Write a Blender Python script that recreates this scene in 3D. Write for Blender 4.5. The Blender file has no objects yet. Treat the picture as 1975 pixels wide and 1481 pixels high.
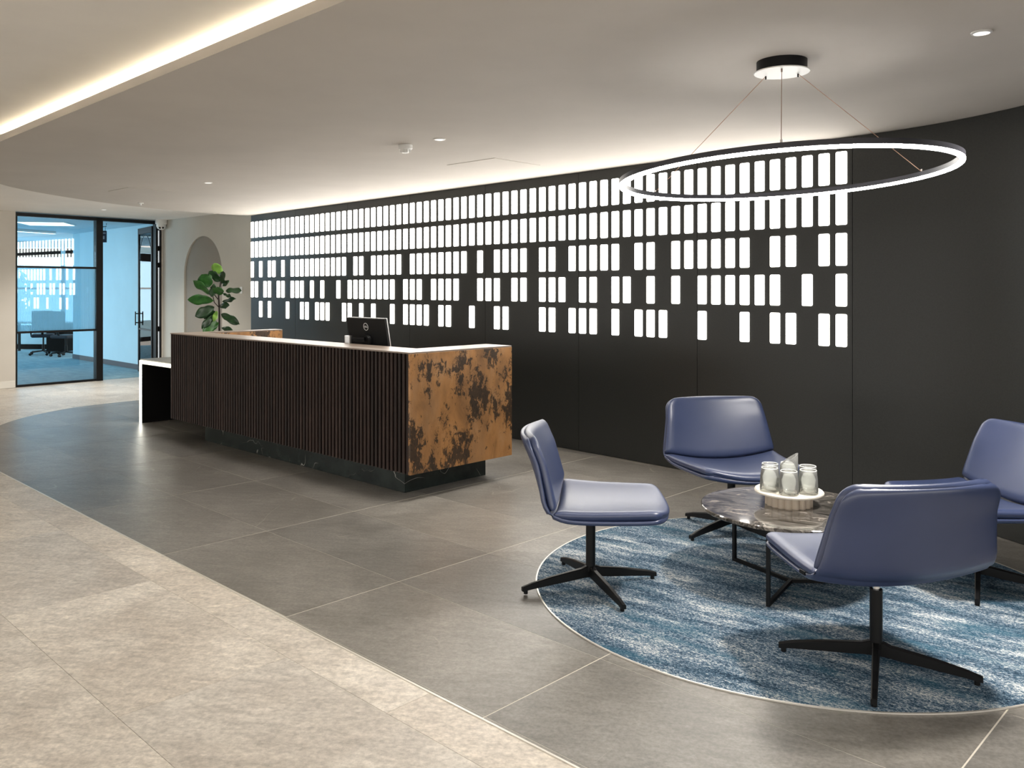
import bpy, bmesh, math, random
from mathutils import Vector, Matrix
random.seed(7)
PI = math.pi
S = bpy.context.scene
COL = S.collection

# ------------------------------------------------------------------ camera, world, exposure
cam_d = bpy.data.cameras.new('camera'); cam = bpy.data.objects.new('camera', cam_d); COL.objects.link(cam)
cam.location = (0, 0, 1.576); cam.rotation_euler = (PI/2, 0, 0)
cam_d.sensor_width = 36; cam_d.lens = 1640/1975*36
cam_d.shift_x = 0.020; cam_d.shift_y = -0.0934
cam_d.clip_start = 0.05; cam_d.clip_end = 200
S.camera = cam
W = bpy.data.worlds.new('daylight'); S.world = W; W.use_nodes = True
bg = W.node_tree.nodes['Background']; bg.inputs[1].default_value = 1.3
# plain daylight: even sky above the horizon, dimmer ground below it
_n = W.node_tree.nodes; _l = W.node_tree.links
_tc = _n.new('ShaderNodeTexCoord'); _sx = _n.new('ShaderNodeSeparateXYZ'); _rp = _n.new('ShaderNodeValToRGB')
_rp.color_ramp.elements[0].position = 0.49; _rp.color_ramp.elements[0].color = (0.34, 0.32, 0.29, 1)
_rp.color_ramp.elements[1].position = 0.51; _rp.color_ramp.elements[1].color = (1.0, 0.97, 0.92, 1)
_ma = _n.new('ShaderNodeMath'); _ma.operation = 'MULTIPLY_ADD'; _ma.inputs[1].default_value = 0.5; _ma.inputs[2].default_value = 0.5
_l.new(_tc.outputs['Generated'], _sx.inputs[0]); _l.new(_sx.outputs['Z'], _ma.inputs[0]); _l.new(_ma.outputs[0], _rp.inputs[0]); _l.new(_rp.outputs[0], bg.inputs[0])
S.view_settings.view_transform = 'Standard'; S.view_settings.look = 'None'
S.view_settings.exposure = 1.42; S.view_settings.gamma = 1.0; S.view_settings.use_curve_mapping = False

# ------------------------------------------------------------------ materials
MATS = {}
def new_mat(name):
    m = bpy.data.materials.new(name); m.use_nodes = True
    nt = m.node_tree; b = nt.nodes['Principled BSDF']
    MATS[name] = m
    return m, nt, b
def N(nt, t, **kw):
    n = nt.nodes.new(t)
    for k, v in kw.items(): setattr(n, k, v)
    return n
def simple(name, col, rough=0.5, metal=0.0, spec=0.5, coat=0.0):
    m, nt, b = new_mat(name)
    b.inputs['Base Color'].default_value = (*col, 1); b.inputs['Roughness'].default_value = rough
    b.inputs['Metallic'].default_value = metal; b.inputs['Specular IOR Level'].default_value = spec
    b.inputs['Coat Weight'].default_value = coat
    return m
def emit(name, col, s):
    m, nt, b = new_mat(name)
    b.inputs['Base Color'].default_value = (*col, 1)
    b.inputs['Emission Color'].default_value = (*col, 1); b.inputs['Emission Strength'].default_value = s
    return m
def ramp(nt, pts, interp='LINEAR'):
    r = N(nt, 'ShaderNodeValToRGB'); r.color_ramp.interpolation = interp
    e = r.color_ramp.elements
    while len(e) < len(pts): e.new(0.5)
    for el, (p, c) in zip(e, pts):
        el.position = p; el.color = (*c, 1) if len(c) == 3 else c
    return r
def coords(nt, scale=(1,1,1), rot=(0,0,0), kind='Object', rand=False):
    tc = N(nt, 'ShaderNodeTexCoord'); mp = N(nt, 'ShaderNodeMapping'); m0 = N(nt, 'ShaderNodeMapping')
    mp.inputs['Scale'].default_value = scale; m0.inputs['Rotation'].default_value = rot
    if rand:   # each piece cut from another spot of the slab
        oi = N(nt, 'ShaderNodeObjectInfo'); mu = N(nt, 'ShaderNodeMath', operation='MULTIPLY'); mu.inputs[1].default_value = 60
        nt.links.new(oi.outputs['Random'], mu.inputs[0]); cb = N(nt, 'ShaderNodeCombineXYZ')
        for i in range(3): nt.links.new(mu.outputs[0], cb.inputs[i])
        nt.links.new(cb.outputs[0], mp.inputs['Location'])
    nt.links.new(tc.outputs[kind], m0.inputs['Vector']); nt.links.new(m0.outputs[0], mp.inputs['Vector'])
    return mp.outputs['Vector']
def noise(nt, vec, scale, detail=5, rough=0.55, dist=0.0):
    n = N(nt, 'ShaderNodeTexNoise'); n.inputs['Scale'].default_value = scale; n.inputs['Detail'].default_value = detail
    n.inputs['Roughness'].default_value = rough; n.inputs['Distortion'].default_value = dist
    nt.links.new(vec, n.inputs['Vector']); return n
def mixc(nt, fac, a, b, mode='MIX'):
    m = N(nt, 'ShaderNodeMix', data_type='RGBA', blend_type=mode)
    for s, v in ((m.inputs[0], fac), (m.inputs[6], a), (m.inputs[7], b)):
        if hasattr(v, 'links') or hasattr(v, 'is_linked'): nt.links.new(v, s)
        elif isinstance(v, (int, float)): s.default_value = v
        else: s.default_value = (*v, 1)
    return m.outputs[2]
def bump(nt, b, h, strength=0.2, dist=0.01):
    bp = N(nt, 'ShaderNodeBump'); bp.inputs['Strength'].default_value = strength; bp.inputs['Distance'].default_value = dist
    nt.links.new(h, bp.inputs['Height']); nt.links.new(bp.outputs[0], b.inputs['Normal'])

def veins(nt, vec, scale, width, dist=2.5):
    n1 = noise(nt, vec, scale, 3, 0.5, dist)
    s = N(nt, 'ShaderNodeMath', operation='SUBTRACT'); s.inputs[1].default_value = 0.5; nt.links.new(n1.outputs[0], s.inputs[0])
    a = N(nt, 'ShaderNodeMath', operation='ABSOLUTE'); nt.links.new(s.outputs[0], a.inputs[0])
    r = ramp(nt, [(0.0, (1,1,1)), (width, (0,0,0))]); nt.links.new(a.outputs[0], r.inputs[0])
    return r.outputs[0]

def tile_mat(name, lo, hi, vein, vein_amt, rough, spec, gsize):
    m, nt, b = new_mat(name)
    v = coords(nt, rand=True)
    n1 = noise(nt, coords(nt, (1, 1, 1), (0, 0, 0.3), rand=True), 1.6, 6, 0.6, 0.6)
    n2 = noise(nt, coords(nt, (1.0, 3.5, 1), (0, 0, 0.2), rand=True), 7, 8, 0.7, 0.4)
    n3 = noise(nt, v, gsize, 3, 0.7)
    r1 = ramp(nt, [(0.3, lo), (0.7, hi)]); nt.links.new(n1.outputs[0], r1.inputs[0])
    r2 = ramp(nt, [(0.25, (0.62,)*3), (0.75, (1.3,)*3)]); nt.links.new(n2.outputs[0], r2.inputs[0])
    r3 = ramp(nt, [(0.3, (0.66,)*3), (0.7, (1.3,)*3)]); nt.links.new(n3.outputs[0], r3.inputs[0])
    c = mixc(nt, 0.75, r1.outputs[0], r2.outputs[0], 'MULTIPLY'); c = mixc(nt, 0.7, c, r3.outputs[0], 'MULTIPLY')
    oi = N(nt, 'ShaderNodeObjectInfo')
    rr = ramp(nt, [(0, (0.88, 0.88, 0.88)), (1, (1.1, 1.08, 1.05))]); nt.links.new(oi.outputs['Random'], rr.inputs[0])
    c = mixc(nt, 1.0, c, rr.outputs[0], 'MULTIPLY')
    if vein_amt:
        vm = veins(nt, v, 0.8, 0.0022, 0.7)
        gate = noise(nt, v, 1.7, 2); rg = ramp(nt, [(0.56, (0,0,0)), (0.66, (vein_amt,)*3)]); nt.links.new(gate.outputs[0], rg.inputs[0])
        mm = mixc(nt, 1.0, vm, rg.outputs[0], 'MULTIPLY')
        c = mixc(nt, mm, c, vein)
    nt.links.new(c, b.inputs['Base Color'])
    b.inputs['Roughness'].default_value = rough; b.inputs['Specular IOR Level'].default_value = spec
    bump(nt, b, n2.outputs[0], 0.08, 0.004)
    return m
M_DARKTILE = tile_mat('grey_stone_tile', (0.155, 0.145, 0.130), (0.245, 0.232, 0.212), (0.50, 0.46, 0.40), 0.5, 0.36, 0.5, 60)
M_BEIGE = tile_mat('beige_stone_tile', (0.51, 0.46, 0.40), (0.72, 0.675, 0.605), (0.6, 0.5, 0.4), 0, 0.42, 0.45, 45)
M_GROUT = simple('light_grout', (0.62, 0.58, 0.50), 0.8)
M_GROUTB = simple('beige_grout', (0.40, 0.36, 0.30), 0.8)
M_TRIM = simple('pale_metal_trim', (0.75, 0.72, 0.66), 0.35, 0.6)

def paint(name, col, rough=0.85, var=0.03):
    m, nt, b = new_mat(name)
    n = noise(nt, coords(nt), 2.0, 4)
    r = ramp(nt, [(0.3, tuple(c*(1-var) for c in col)), (0.7, tuple(c*(1+var) for c in col))])
    nt.links.new(n.outputs[0], r.inputs[0]); nt.links.new(r.outputs[0], b.inputs['Base Color'])
    b.inputs['Roughness'].default_value = rough; b.inputs['Specular IOR Level'].default_value = 0.3
    nn = noise(nt, coords(nt), 220, 2); bump(nt, b, nn.outputs[0], 0.03, 0.001)
    return m
M_CEIL = paint('warm_white_ceiling_paint', (0.86, 0.83, 0.79))
M_BULK = paint('greige_bulkhead_paint', (0.57, 0.53, 0.485))
M_WALLB = paint('beige_wall_paint', (0.62, 0.58, 0.52))
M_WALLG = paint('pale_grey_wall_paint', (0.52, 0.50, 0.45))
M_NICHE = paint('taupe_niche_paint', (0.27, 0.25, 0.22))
M_SKIRT = simple('white_skirting_paint', (0.75, 0.72, 0.66), 0.5)
M_PANEL, nt, b = new_mat('charcoal_wall_panel')
n = noise(nt, coords(nt), 90, 4, 0.7); r = ramp(nt, [(0.3, (0.017, 0.018, 0.017)), (0.7, (0.026, 0.027, 0.025))])
nt.links.new(n.outputs[0], r.inputs[0]); nt.links.new(r.outputs[0], b.inputs['Base Color'])
b.inputs['Roughness'].default_value = 0.38; b.inputs['Specular IOR Level'].default_value = 0.4
M_BLACK = simple('black_metal', (0.005, 0.005, 0.0055), 0.42, 0.0, 0.22)
M_BLACKGAP = simple('black_backing', (0.004, 0.0035, 0.0035), 0.8, 0, 0.15)
M_CHROME = simple('chrome', (0.8, 0.8, 0.8), 0.18, 1.0)
M_STEEL = simple('brushed_steel', (0.6, 0.6, 0.6), 0.32, 1.0)
M_WHITE = simple('white_plastic', (0.8, 0.8, 0.78), 0.4)
M_LIGHT = emit('lit_opal_panel', (1.0, 0.965, 0.90), 3.5)
M_LIGHTSIDE = emit('lit_panel_edge', (1.0, 0.97, 0.90), 1.6); M_LIGHTSIDE.cycles.emission_sampling = 'NONE'
M_RING = emit('ring_diffuser', (1.0, 0.97, 0.93), 18.0)
M_COVE = emit('cove_strip', (1.0, 0.88, 0.66), 19.0)
M_DESKLED = emit('desk_led', (1.0, 0.97, 0.84), 4.5)
M_DOWN = emit('downlight_lens', (1.0, 0.97, 0.93), 0.35)
M_PANELLIGHT = emit('office_panel_light', (0.70, 0.92, 1.0), 1.3)
M_WINLIGHT = emit('daylit_window_pane', (0.55, 0.82, 1.0), 1.1)
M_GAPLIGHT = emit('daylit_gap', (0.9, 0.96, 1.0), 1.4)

# dark stained timber
M_WOOD, nt, b = new_mat('dark_stained_timber')
v = coords(nt, (30, 30, 1.6), rand=True); n = noise(nt, v, 3, 6, 0.65, 0.3)
r = ramp(nt, [(0.25, (0.010, 0.0055, 0.0045)), (0.55, (0.030, 0.017, 0.013)), (0.8, (0.062, 0.040, 0.031))])
nt.links.new(n.outputs[0], r.inputs[0])
oi = N(nt, 'ShaderNodeObjectInfo'); rr = ramp(nt, [(0, (0.6, 0.55, 0.55)), (1, (1.35, 1.3, 1.3))]); nt.links.new(oi.outputs['Random'], rr.inputs[0])
nt.links.new(mixc(nt, 1.0, r.outputs[0], rr.outputs[0], 'MULTIPLY'), b.inputs['Base Color'])
b.inputs['Roughness'].default_value = 0.5; b.inputs['Specular IOR Level'].default_value = 0.3; bump(nt, b, n.outputs[0], 0.15, 0.002)
# patinated copper
M_COPPER, nt, b = new_mat('patinated_copper')
v = coords(nt, (1, 1, 0.55)); base = noise(nt, v, 5, 6, 0.6, 0.4)
r = ramp(nt, [(0.28, (0.22, 0.110, 0.045)), (0.5, (0.46, 0.225, 0.080)), (0.75, (0.52, 0.30, 0.15))]); nt.links.new(base.outputs[0], r.inputs[0])
big = noise(nt, v, 4.2, 3, 0.5, 0.3); fine = noise(nt, coords(nt, (1, 1, 0.7)), 22, 7, 0.72, 0.5)
ad = N(nt, 'ShaderNodeMath', operation='ADD'); nt.links.new(big.outputs[0], ad.inputs[0]); nt.links.new(fine.outputs[0], ad.inputs[1])
rp = ramp(nt, [(0.515, (0,0,0)), (0.545, (0.9,)*3)]); hf = N(nt, 'ShaderNodeMath', operation='MULTIPLY'); hf.inputs[1].default_value = 0.5
nt.links.new(ad.outputs[0], hf.inputs[0]); nt.links.new(hf.outputs[0], rp.inputs[0])
haze = noise(nt, coords(nt, (1, 1, 0.4)), 2.2, 5, 0.7); rh = ramp(nt, [(0.48, (0,0,0)), (0.75, (0.55,)*3)]); nt.links.new(haze.outputs[0], rh.inputs[0])
c = mixc(nt, rh.outputs[0], r.outputs[0], (0.15, 0.10, 0.065)); c = mixc(nt, rp.outputs[0], c, (0.026, 0.022, 0.019))
sp1 = noise(nt, coords(nt, (1, 1, 0.6)), 60, 3, 0.6); rs1 = ramp(nt, [(0.585, (0,0,0)), (0.62, (0.85,)*3)]); nt.links.new(sp1.outputs[0], rs1.inputs[0])
gt = ramp(nt, [(0.47, (0,0,0)), (0.58, (1,1,1))]); nt.links.new(big.outputs[0], gt.inputs[0])
c = mixc(nt, mixc(nt, 1.0, rs1.outputs[0], gt.outputs[0], 'MULTIPLY'), c, (0.030, 0.022, 0.016))
nt.links.new(c, b.inputs['Base Color']); b.inputs['Metallic'].default_value = 0.35; b.inputs['Roughness'].default_value = 0.42
bump(nt, b, ad.outputs[0], 0.12, 0.003)
M_LEDGE = simple('reflection_toned_ledge', (0.24, 0.19, 0.155), 0.36, 0.0)  # copper top; its grazing reflection is put into this paler colour
# green black marble
M_MARBLE, nt, b = new_mat('green_black_marble')
v = coords(nt); n = noise(nt, v, 6, 6, 0.6)
r = ramp(nt, [(0.3, (0.006, 0.009, 0.009)), (0.7, (0.022, 0.030, 0.027))]); nt.links.new(n.outputs[0], r.inputs[0])
vm = veins(nt, v, 1.6, 0.0035, 0.8)
g = noise(nt, v, 2.3, 2); rg = ramp(nt, [(0.46, (0,0,0)), (0.55, (0.8,)*3)]); nt.links.new(g.outputs[0], rg.inputs[0])
c = mixc(nt, mixc(nt, 1.0, vm, rg.outputs[0], 'MULTIPLY'), r.outputs[0], (0.42, 0.40, 0.36))
nt.links.new(c, b.inputs['Base Color']); b.inputs['Roughness'].default_value = 0.25; b.inputs['Specular IOR Level'].default_value = 0.25
# brown swirl marble for the table
M_TABLE, nt, b = new_mat('brown_swirl_marble')
v = coords(nt, (1, 2.4, 1), (0, 0, 0.5)); n = noise(nt, v, 3.0, 7, 0.62, 2.6)
r = ramp(nt, [(0.30, (0.012, 0.011, 0.010)), (0.45, (0.055, 0.050, 0.043)), (0.52, (0.17, 0.155, 0.14)), (0.56, (0.025, 0.022, 0.019)), (0.64, (0.40, 0.36, 0.32)), (0.69, (0.04, 0.035, 0.03))])
nt.links.new(n.outputs[0], r.inputs[0]); nt.links.new(r.outputs[0], b.inputs['Base Color']); b.inputs['Roughness'].default_value = 0.08
b.inputs['Coat Weight'].default_value = 0.4
# leather
M_LEATHER, nt, b = new_mat('blue_leather')
n = noise(nt, coords(nt), 3, 3); r = ramp(nt, [(0.3, (0.030, 0.045, 0.108)), (0.7, (0.040, 0.056, 0.128))])
nt.links.new(n.outputs[0], r.inputs[0]); nt.links.new(r.outputs[0], b.inputs['Base Color'])
b.inputs['Roughness'].default_value = 0.36; b.inputs['Specular IOR Level'].default_value = 0.8
b.inputs['Sheen Weight'].default_value = 0.0; b.inputs['Sheen Roughness'].default_value = 0.4
f_ = noise(nt, coords(nt), 260, 3); bump(nt, b, f_.outputs[0], 0.06, 0.001)
# rug
M_RUG, nt, b = new_mat('blue_woven_carpet')
v = coords(nt, (1.0, 4.5, 1), (0, 0, math.radians(38))); n = noise(nt, v, 2.2, 5, 0.62, 0.5)
w = noise(nt, coords(nt, (1, 1.7, 1), (0, 0, math.radians(38))), 95, 3, 0.8)
ad = N(nt, 'ShaderNodeMath', operation='MULTIPLY_ADD'); ad.inputs[1].default_value = 1.7
nt.links.new(w.outputs[0], ad.inputs[0]); nt.links.new(n.outputs[0], ad.inputs[2])
hf = N(nt, 'ShaderNodeMath', operation='MULTIPLY'); hf.inputs[1].default_value = 0.370; nt.links.new(ad.outputs[0], hf.inputs[0])
r = ramp(nt, [(0.37, (0.006, 0.012, 0.028)), (0.44, (0.030, 0.066, 0.105)), (0.49, (0.080, 0.140, 0.205)), (0.535, (0.21, 0.275, 0.34)), (0.60, (0.72, 0.73, 0.70))])
nt.links.new(hf.outputs[0], r.inputs[0])
tl = noise(nt, coords(nt, (1, 4, 1), (0, 0, math.radians(38))), 1.6, 3); rt = ramp(nt, [(0.52, (0,0,0)), (0.66, (0.55,)*3)]); nt.links.new(tl.outputs[0], rt.inputs[0])
c = mixc(nt, rt.outputs[0], r.outputs[0], (0.020, 0.105, 0.165))
nt.links.new(c, b.inputs['Base Color']); b.inputs['Roughness'].default_value = 0.95; b.inputs['Specular IOR Level'].default_value = 0.1
bump(nt, b, w.outputs[0], 0.7, 0.008)
# office carpet
M_CARPET, nt, b = new_mat('pale_blue_office_carpet')
v = coords(nt, (1, 5, 1), (0, 0, 0.3)); n = noise(nt, v, 4, 6, 0.7, 0.3)
r = ramp(nt, [(0.35, (0.12, 0.22, 0.27)), (0.6, (0.28, 0.42, 0.47)), (0.75, (0.48, 0.62, 0.66))]); nt.links.new(n.outputs[0], r.inputs[0])
nt.links.new(r.outputs[0], b.inputs['Base Color']); b.inputs['Roughness'].default_value = 0.95
M_OFFWALL = paint('blue_daylit_office_wall', (0.50, 0.72, 0.82), 0.7)  # white walls, with the blue daylight tint put into the colour
M_OFFCEIL = paint('office_ceiling_paint', (0.52, 0.70, 0.80), 0.8)  # same blue daylight tint put into the ceiling colour
M_NAVY = simple('dark_blue_skirting', (0.015, 0.035, 0.055), 0.5)
M_OFFCHAIR = simple('black_chair_fabric', (0.008, 0.009, 0.016), 0.7)
M_SIGN = simple('navy_sign_face', (0.01, 0.02, 0.045), 0.4)
M_SIGNPRINT = simple('pale_sign_print', (0.30, 0.36, 0.44), 0.5)
# glass
def glass_mat(name, tint, refl):
    m, nt, b = new_mat(name); nt.nodes.remove(b)
    tr = N(nt, 'ShaderNodeBsdfTransparent'); tr.inputs[0].default_value = (*tint, 1)
    gl = N(nt, 'ShaderNodeBsdfGlossy'); gl.inputs['Roughness'].default_value = 0.0
    fr = N(nt, 'ShaderNodeFresnel'); fr.inputs[0].default_value = refl
    mx = N(nt, 'ShaderNodeMixShader'); o = nt.nodes['Material Output']
    nt.links.new(fr.outputs[0], mx.inputs[0]); nt.links.new(tr.outputs[0], mx.inputs[1]); nt.links.new(gl.outputs[0], mx.inputs[2])
    nt.links.new(mx.outputs[0], o.inputs[0]); return m
M_GLASS = glass_mat('clear_glass', (0.86, 0.96, 1.0), 1.75)
M_FLUTED, nt, b = new_mat('fluted_frosted_glass'); nt.nodes.remove(b)
tr = N(nt, 'ShaderNodeBsdfTransparent'); tr.inputs[0].default_value = (0.85, 0.95, 1.0, 1)
tl_ = N(nt, 'ShaderNodeBsdfTranslucent'); tl_.inputs[0].default_value = (0.72, 0.90, 0.97, 1)
gl = N(nt, 'ShaderNodeBsdfGlossy'); gl.inputs['Roughness'].default_value = 0.02
m1 = N(nt, 'ShaderNodeMixShader'); m1.inputs[0].default_value = 0.55; m2 = N(nt, 'ShaderNodeMixShader')
fr = N(nt, 'ShaderNodeFresnel'); fr.inputs[0].default_value = 1.5
nt.links.new(tr.outputs[0], m1.inputs[1]); nt.links.new(tl_.outputs[0], m1.inputs[2])
nt.links.new(fr.outputs[0], m2.inputs[0]); nt.links.new(m1.outputs[0], m2.inputs[1]); nt.links.new(gl.outputs[0], m2.inputs[2])
nt.links.new(m2.outputs[0], nt.nodes['Material Output'].inputs[0])
M_TUMBLER, nt, b = new_mat('ribbed_tumbler_glass'); nt.nodes.remove(b)
tr = N(nt, 'ShaderNodeBsdfTransparent'); tr.inputs[0].default_value = (0.97, 0.98, 0.97, 1)
gl = N(nt, 'ShaderNodeBsdfGlossy'); gl.inputs['Roughness'].default_value = 0.06
df = N(nt, 'ShaderNodeBsdfDiffuse'); df.inputs[0].default_value = (0.95, 0.96, 0.92, 1)
m0 = N(nt, 'ShaderNodeMixShader'); m0.inputs[0].default_value = 0.21
nt.links.new(tr.outputs[0], m0.inputs[1]); nt.links.new(df.outputs[0], m0.inputs[2])
lw = N(nt, 'ShaderNodeLayerWeight'); lw.inputs[0].default_value = 0.18; mx = N(nt, 'ShaderNodeMixShader')
nt.links.new(lw.outputs['Fresnel'], mx.inputs[0]); nt.links.new(m0.outputs[0], mx.inputs[1]); nt.links.new(gl.outputs[0], mx.inputs[2])
nt.links.new(mx.outputs[0], nt.nodes['Material Output'].inputs[0])
M_CREAM = simple('cream_stone_stand', (0.72, 0.62, 0.50), 0.55)
M_CREAMTOP = simple('ivory_tray', (0.82, 0.77, 0.68), 0.45)
# leaves
def leaf_mat(name, lo, hi):
    m, nt, b = new_mat(name); n = noise(nt, coords(nt), 14, 3)
    r = ramp(nt, [(0.3, lo), (0.7, hi)]); nt.links.new(n.outputs[0], r.inputs[0]); nt.links.new(r.outputs[0], b.inputs['Base Color'])
    b.inputs['Roughness'].default_value = 0.35; return m
M_LEAF = leaf_mat('green_fig_leaf', (0.018, 0.085, 0.018), (0.045, 0.17, 0.03))
M_LEAFD = leaf_mat('dark_green_fig_leaf', (0.008, 0.030, 0.010), (0.018, 0.065, 0.018))
M_LEAFL = leaf_mat('young_green_fig_leaf', (0.16, 0.36, 0.05), (0.26, 0.48, 0.09))
M_STEM = simple('dark_bark', (0.022, 0.016, 0.012), 0.8)
M_POT = simple('charcoal_planter', (0.05, 0.05, 0.05), 0.6)
M_CABLE = simple('copper_cable', (0.45, 0.28, 0.2), 0.4, 0.7)
M_RINGBODY = simple('graphite_aluminium', (0.045, 0.045, 0.055), 0.35, 0.4)
M_STONETOP = simple('grey_stone_top', (0.22, 0.22, 0.20), 0.3)
M_LOGO = simple('silver_logo', (0.75, 0.75, 0.75), 0.3, 0.4)
M_SCREEN = simple('black_screen', (0.004, 0.004, 0.005), 0.15)
M_WORK = simple('pale_worktop', (0.5, 0.48, 0.45), 0.4)

# ------------------------------------------------------------------ mesh helpers
def link(o, parent=None):
    COL.objects.link(o)
    if parent: o.parent = parent
    return o
def mo(name, verts, faces, mat, parent=None, smooth=False, loc=(0,0,0), rz=0):
    me = bpy.data.meshes.new(name); me.from_pydata([tuple(v) for v in verts], [], faces)
    mats = mat if isinstance(mat, (list, tuple)) else [mat]
    for m in mats: me.materials.append(m)
    if smooth: me.shade_smooth()
    me.update()
    o = bpy.data.objects.new(name, me); o.location = loc; o.rotation_euler = (0, 0, rz)
    return link(o, parent)
def empty(name, loc, rz=0):
    o = bpy.data.objects.new(name, None); o.location = loc; o.rotation_euler = (0, 0, rz); o.empty_display_size = 0.1
    return link(o)
def tag(o, label=None, cat=None, group=None, kind=None):
    if label: o['label'] = label
    if cat: o['category'] = cat
    if group: o['group'] = group
    if kind: o['kind'] = kind
    return o
def bmo(name, bm, mat, parent=None, smooth=False, loc=(0,0,0), rz=0):
    me = bpy.data.meshes.new(name); bmesh.ops.recalc_face_normals(bm, faces=bm.faces); bm.to_mesh(me); bm.free()
    for m in (mat if isinstance(mat, (list, tuple)) else [mat]): me.materials.append(m)
    if smooth: me.shade_smooth()
    o = bpy.data.objects.new(name, me); o.location = loc; o.rotation_euler = (0, 0, rz)
    return link(o, parent)
def box(name, p0, p1, mat, parent=None, bev=0.0, seg=1, loc=(0,0,0), rz=0):
    bm = bmesh.new(); r = bmesh.ops.create_cube(bm, size=1)
    for v in bm.verts:
        v.co = Vector([(p0[i]+p1[i])/2 + v.co[i]*(p1[i]-p0[i]) for i in range(3)])
    if bev: bmesh.ops.bevel(bm, geom=list(bm.edges), offset=bev, segments=seg, affect='EDGES', profile=0.5)
    return bmo(name, bm, mat, parent, False, loc, rz)
def prism(name, poly, z0, z1, mat, parent=None):
    n = len(poly); vs = [(p[0], p[1], z0) for p in poly] + [(p[0], p[1], z1) for p in poly]
    fs = [tuple(range(n-1, -1, -1)), tuple(range(n, 2*n))] + [(i, (i+1) % n, n+(i+1) % n, n+i) for i in range(n)]
    return mo(name, vs, fs, mat, parent)
def lathe(name, prof, mat, parent=None, seg=32, loc=(0,0,0), smooth=True, closed=False):
    vs, fs = [], []
    for r, z in prof:
        for k in range(seg):
            a = 2*PI*k/seg; vs.append((r*math.cos(a), r*math.sin(a), z))
    m = len(prof); rng = m if closed else m-1
    for i in range(rng):
        for k in range(seg):
            a, b2 = i*seg+k, i*seg+(k+1) % seg; j = ((i+1) % m)
            fs.append((a, b2, j*seg+(k+1) % seg, j*seg+k))
    if not closed:
        if prof[0][0] > 1e-5: fs.append(tuple(range(seg-1, -1, -1)))
        if prof[-1][0] > 1e-5: fs.append(tuple((m-1)*seg+k for k in range(seg)))
    o = mo(name, vs, fs, mat, parent, False, loc)
    if smooth: smooth_by_angle(o)
    return o
def smooth_by_angle(o, ang=35):
    me = o.data; me.shade_smooth()
    bm = bmesh.new(); bm.from_mesh(me)
    for e in bm.edges:
        if len(e.link_faces) == 2 and e.calc_face_angle(0) > math.radians(ang): e.smooth = False
    bm.to_mesh(me); bm.free()
def tube(name, pts, r, mat, parent=None, seg=8, radii=None):
    vs, fs = [], []; pts = [Vector(p) for p in pts]
    for i, p in enumerate(pts):
        d = (pts[min(i+1, len(pts)-1)] - pts[max(i-1, 0)]).normalized()
        a = d.cross(Vector((0, 0, 1)) if abs(d.z) < 0.95 else Vector((1, 0, 0))).normalized(); c = d.cross(a)
        rr = radii[i] if radii else r
        for k in range(seg):
            t = 2*PI*k/seg; vs.append(p + a*math.cos(t)*rr + c*math.sin(t)*rr)
    for i in range(len(pts)-1):
        for k in range(seg): fs.append((i*seg+k, i*seg+(k+1) % seg, (i+1)*seg+(k+1) % seg, (i+1)*seg+k))
    fs += [tuple(range(seg-1, -1, -1)), tuple((len(pts)-1)*seg+k for k in range(seg))]
    o = mo(name, vs, fs, mat, parent); smooth_by_angle(o, 50); return o
def bar(name, a, b2, w, h, mat, parent=None):
    a, b2 = Vector(a), Vector(b2); d = (b2-a).normalized()
    s = d.cross(Vector((0, 0, 1)))
    s = Vector((1, 0, 0)) if s.length < 1e-4 else s.normalized(); t = s.cross(d)
    vs = [p + s*sx*w/2 + t*sz*h/2 for p in (a, b2) for sx, sz in ((-1,-1),(1,-1),(1,1),(-1,1))]
    return mo(name, vs, [(0,1,2,3),(7,6,5,4),(0,4,5,1),(1,5,6,2),(2,6,7,3),(3,7,4,0)], mat, parent)
def catmull(pts, n=8):
    out = []
    for i in range(len(pts)-1):
        p0, p1, p2, p3 = pts[max(i-1, 0)], pts[i], pts[i+1], pts[min(i+2, len(pts)-1)]
        for k in range(n):
            t = k/n
            out.append(tuple(0.5*((2*b_)+(c_-a_)*t+(2*a_-5*b_+4*c_-d_)*t*t+(-a_+3*b_-3*c_+d_)*t**3) for a_, b_, c_, d_ in zip(p0, p1, p2, p3)))
    out.append(pts[-1]); return out
def copy_tree(o, parent=None):
    c = o.copy(); COL.objects.link(c); c.parent = parent
    for ch in list(o.children): copy_tree(ch, c)
    return c
def clip(poly, region):   # convex clip, region counter-clockwise
    out = list(poly); n = len(region)
    for i in range(n):
        a, b2 = region[i], region[(i+1) % n]; inp, out = out, []
        f = lambda p: (b2[0]-a[0])*(p[1]-a[1]) - (b2[1]-a[1])*(p[0]-a[0])
        for j in range(len(inp)):
            p, q = inp[j], inp[(j+1) % len(inp)]; fp, fq = f(p), f(q)
            if fp >= 0: out.append(p)
            if fp*fq < 0: t = fp/(fp-fq); out.append((p[0]+(q[0]-p[0])*t, p[1]+(q[1]-p[1])*t))
        if not out: return []
    return out
def area(p): return 0.5*sum(p[i][0]*p[(i+1) % len(p)][1]-p[(i+1) % len(p)][0]*p[i][1] for i in range(len(p)))

# ------------------------------------------------------------------ plan geometry
HC, HU = 2.70, 2.80            # lowered ceiling, upper ceiling
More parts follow.
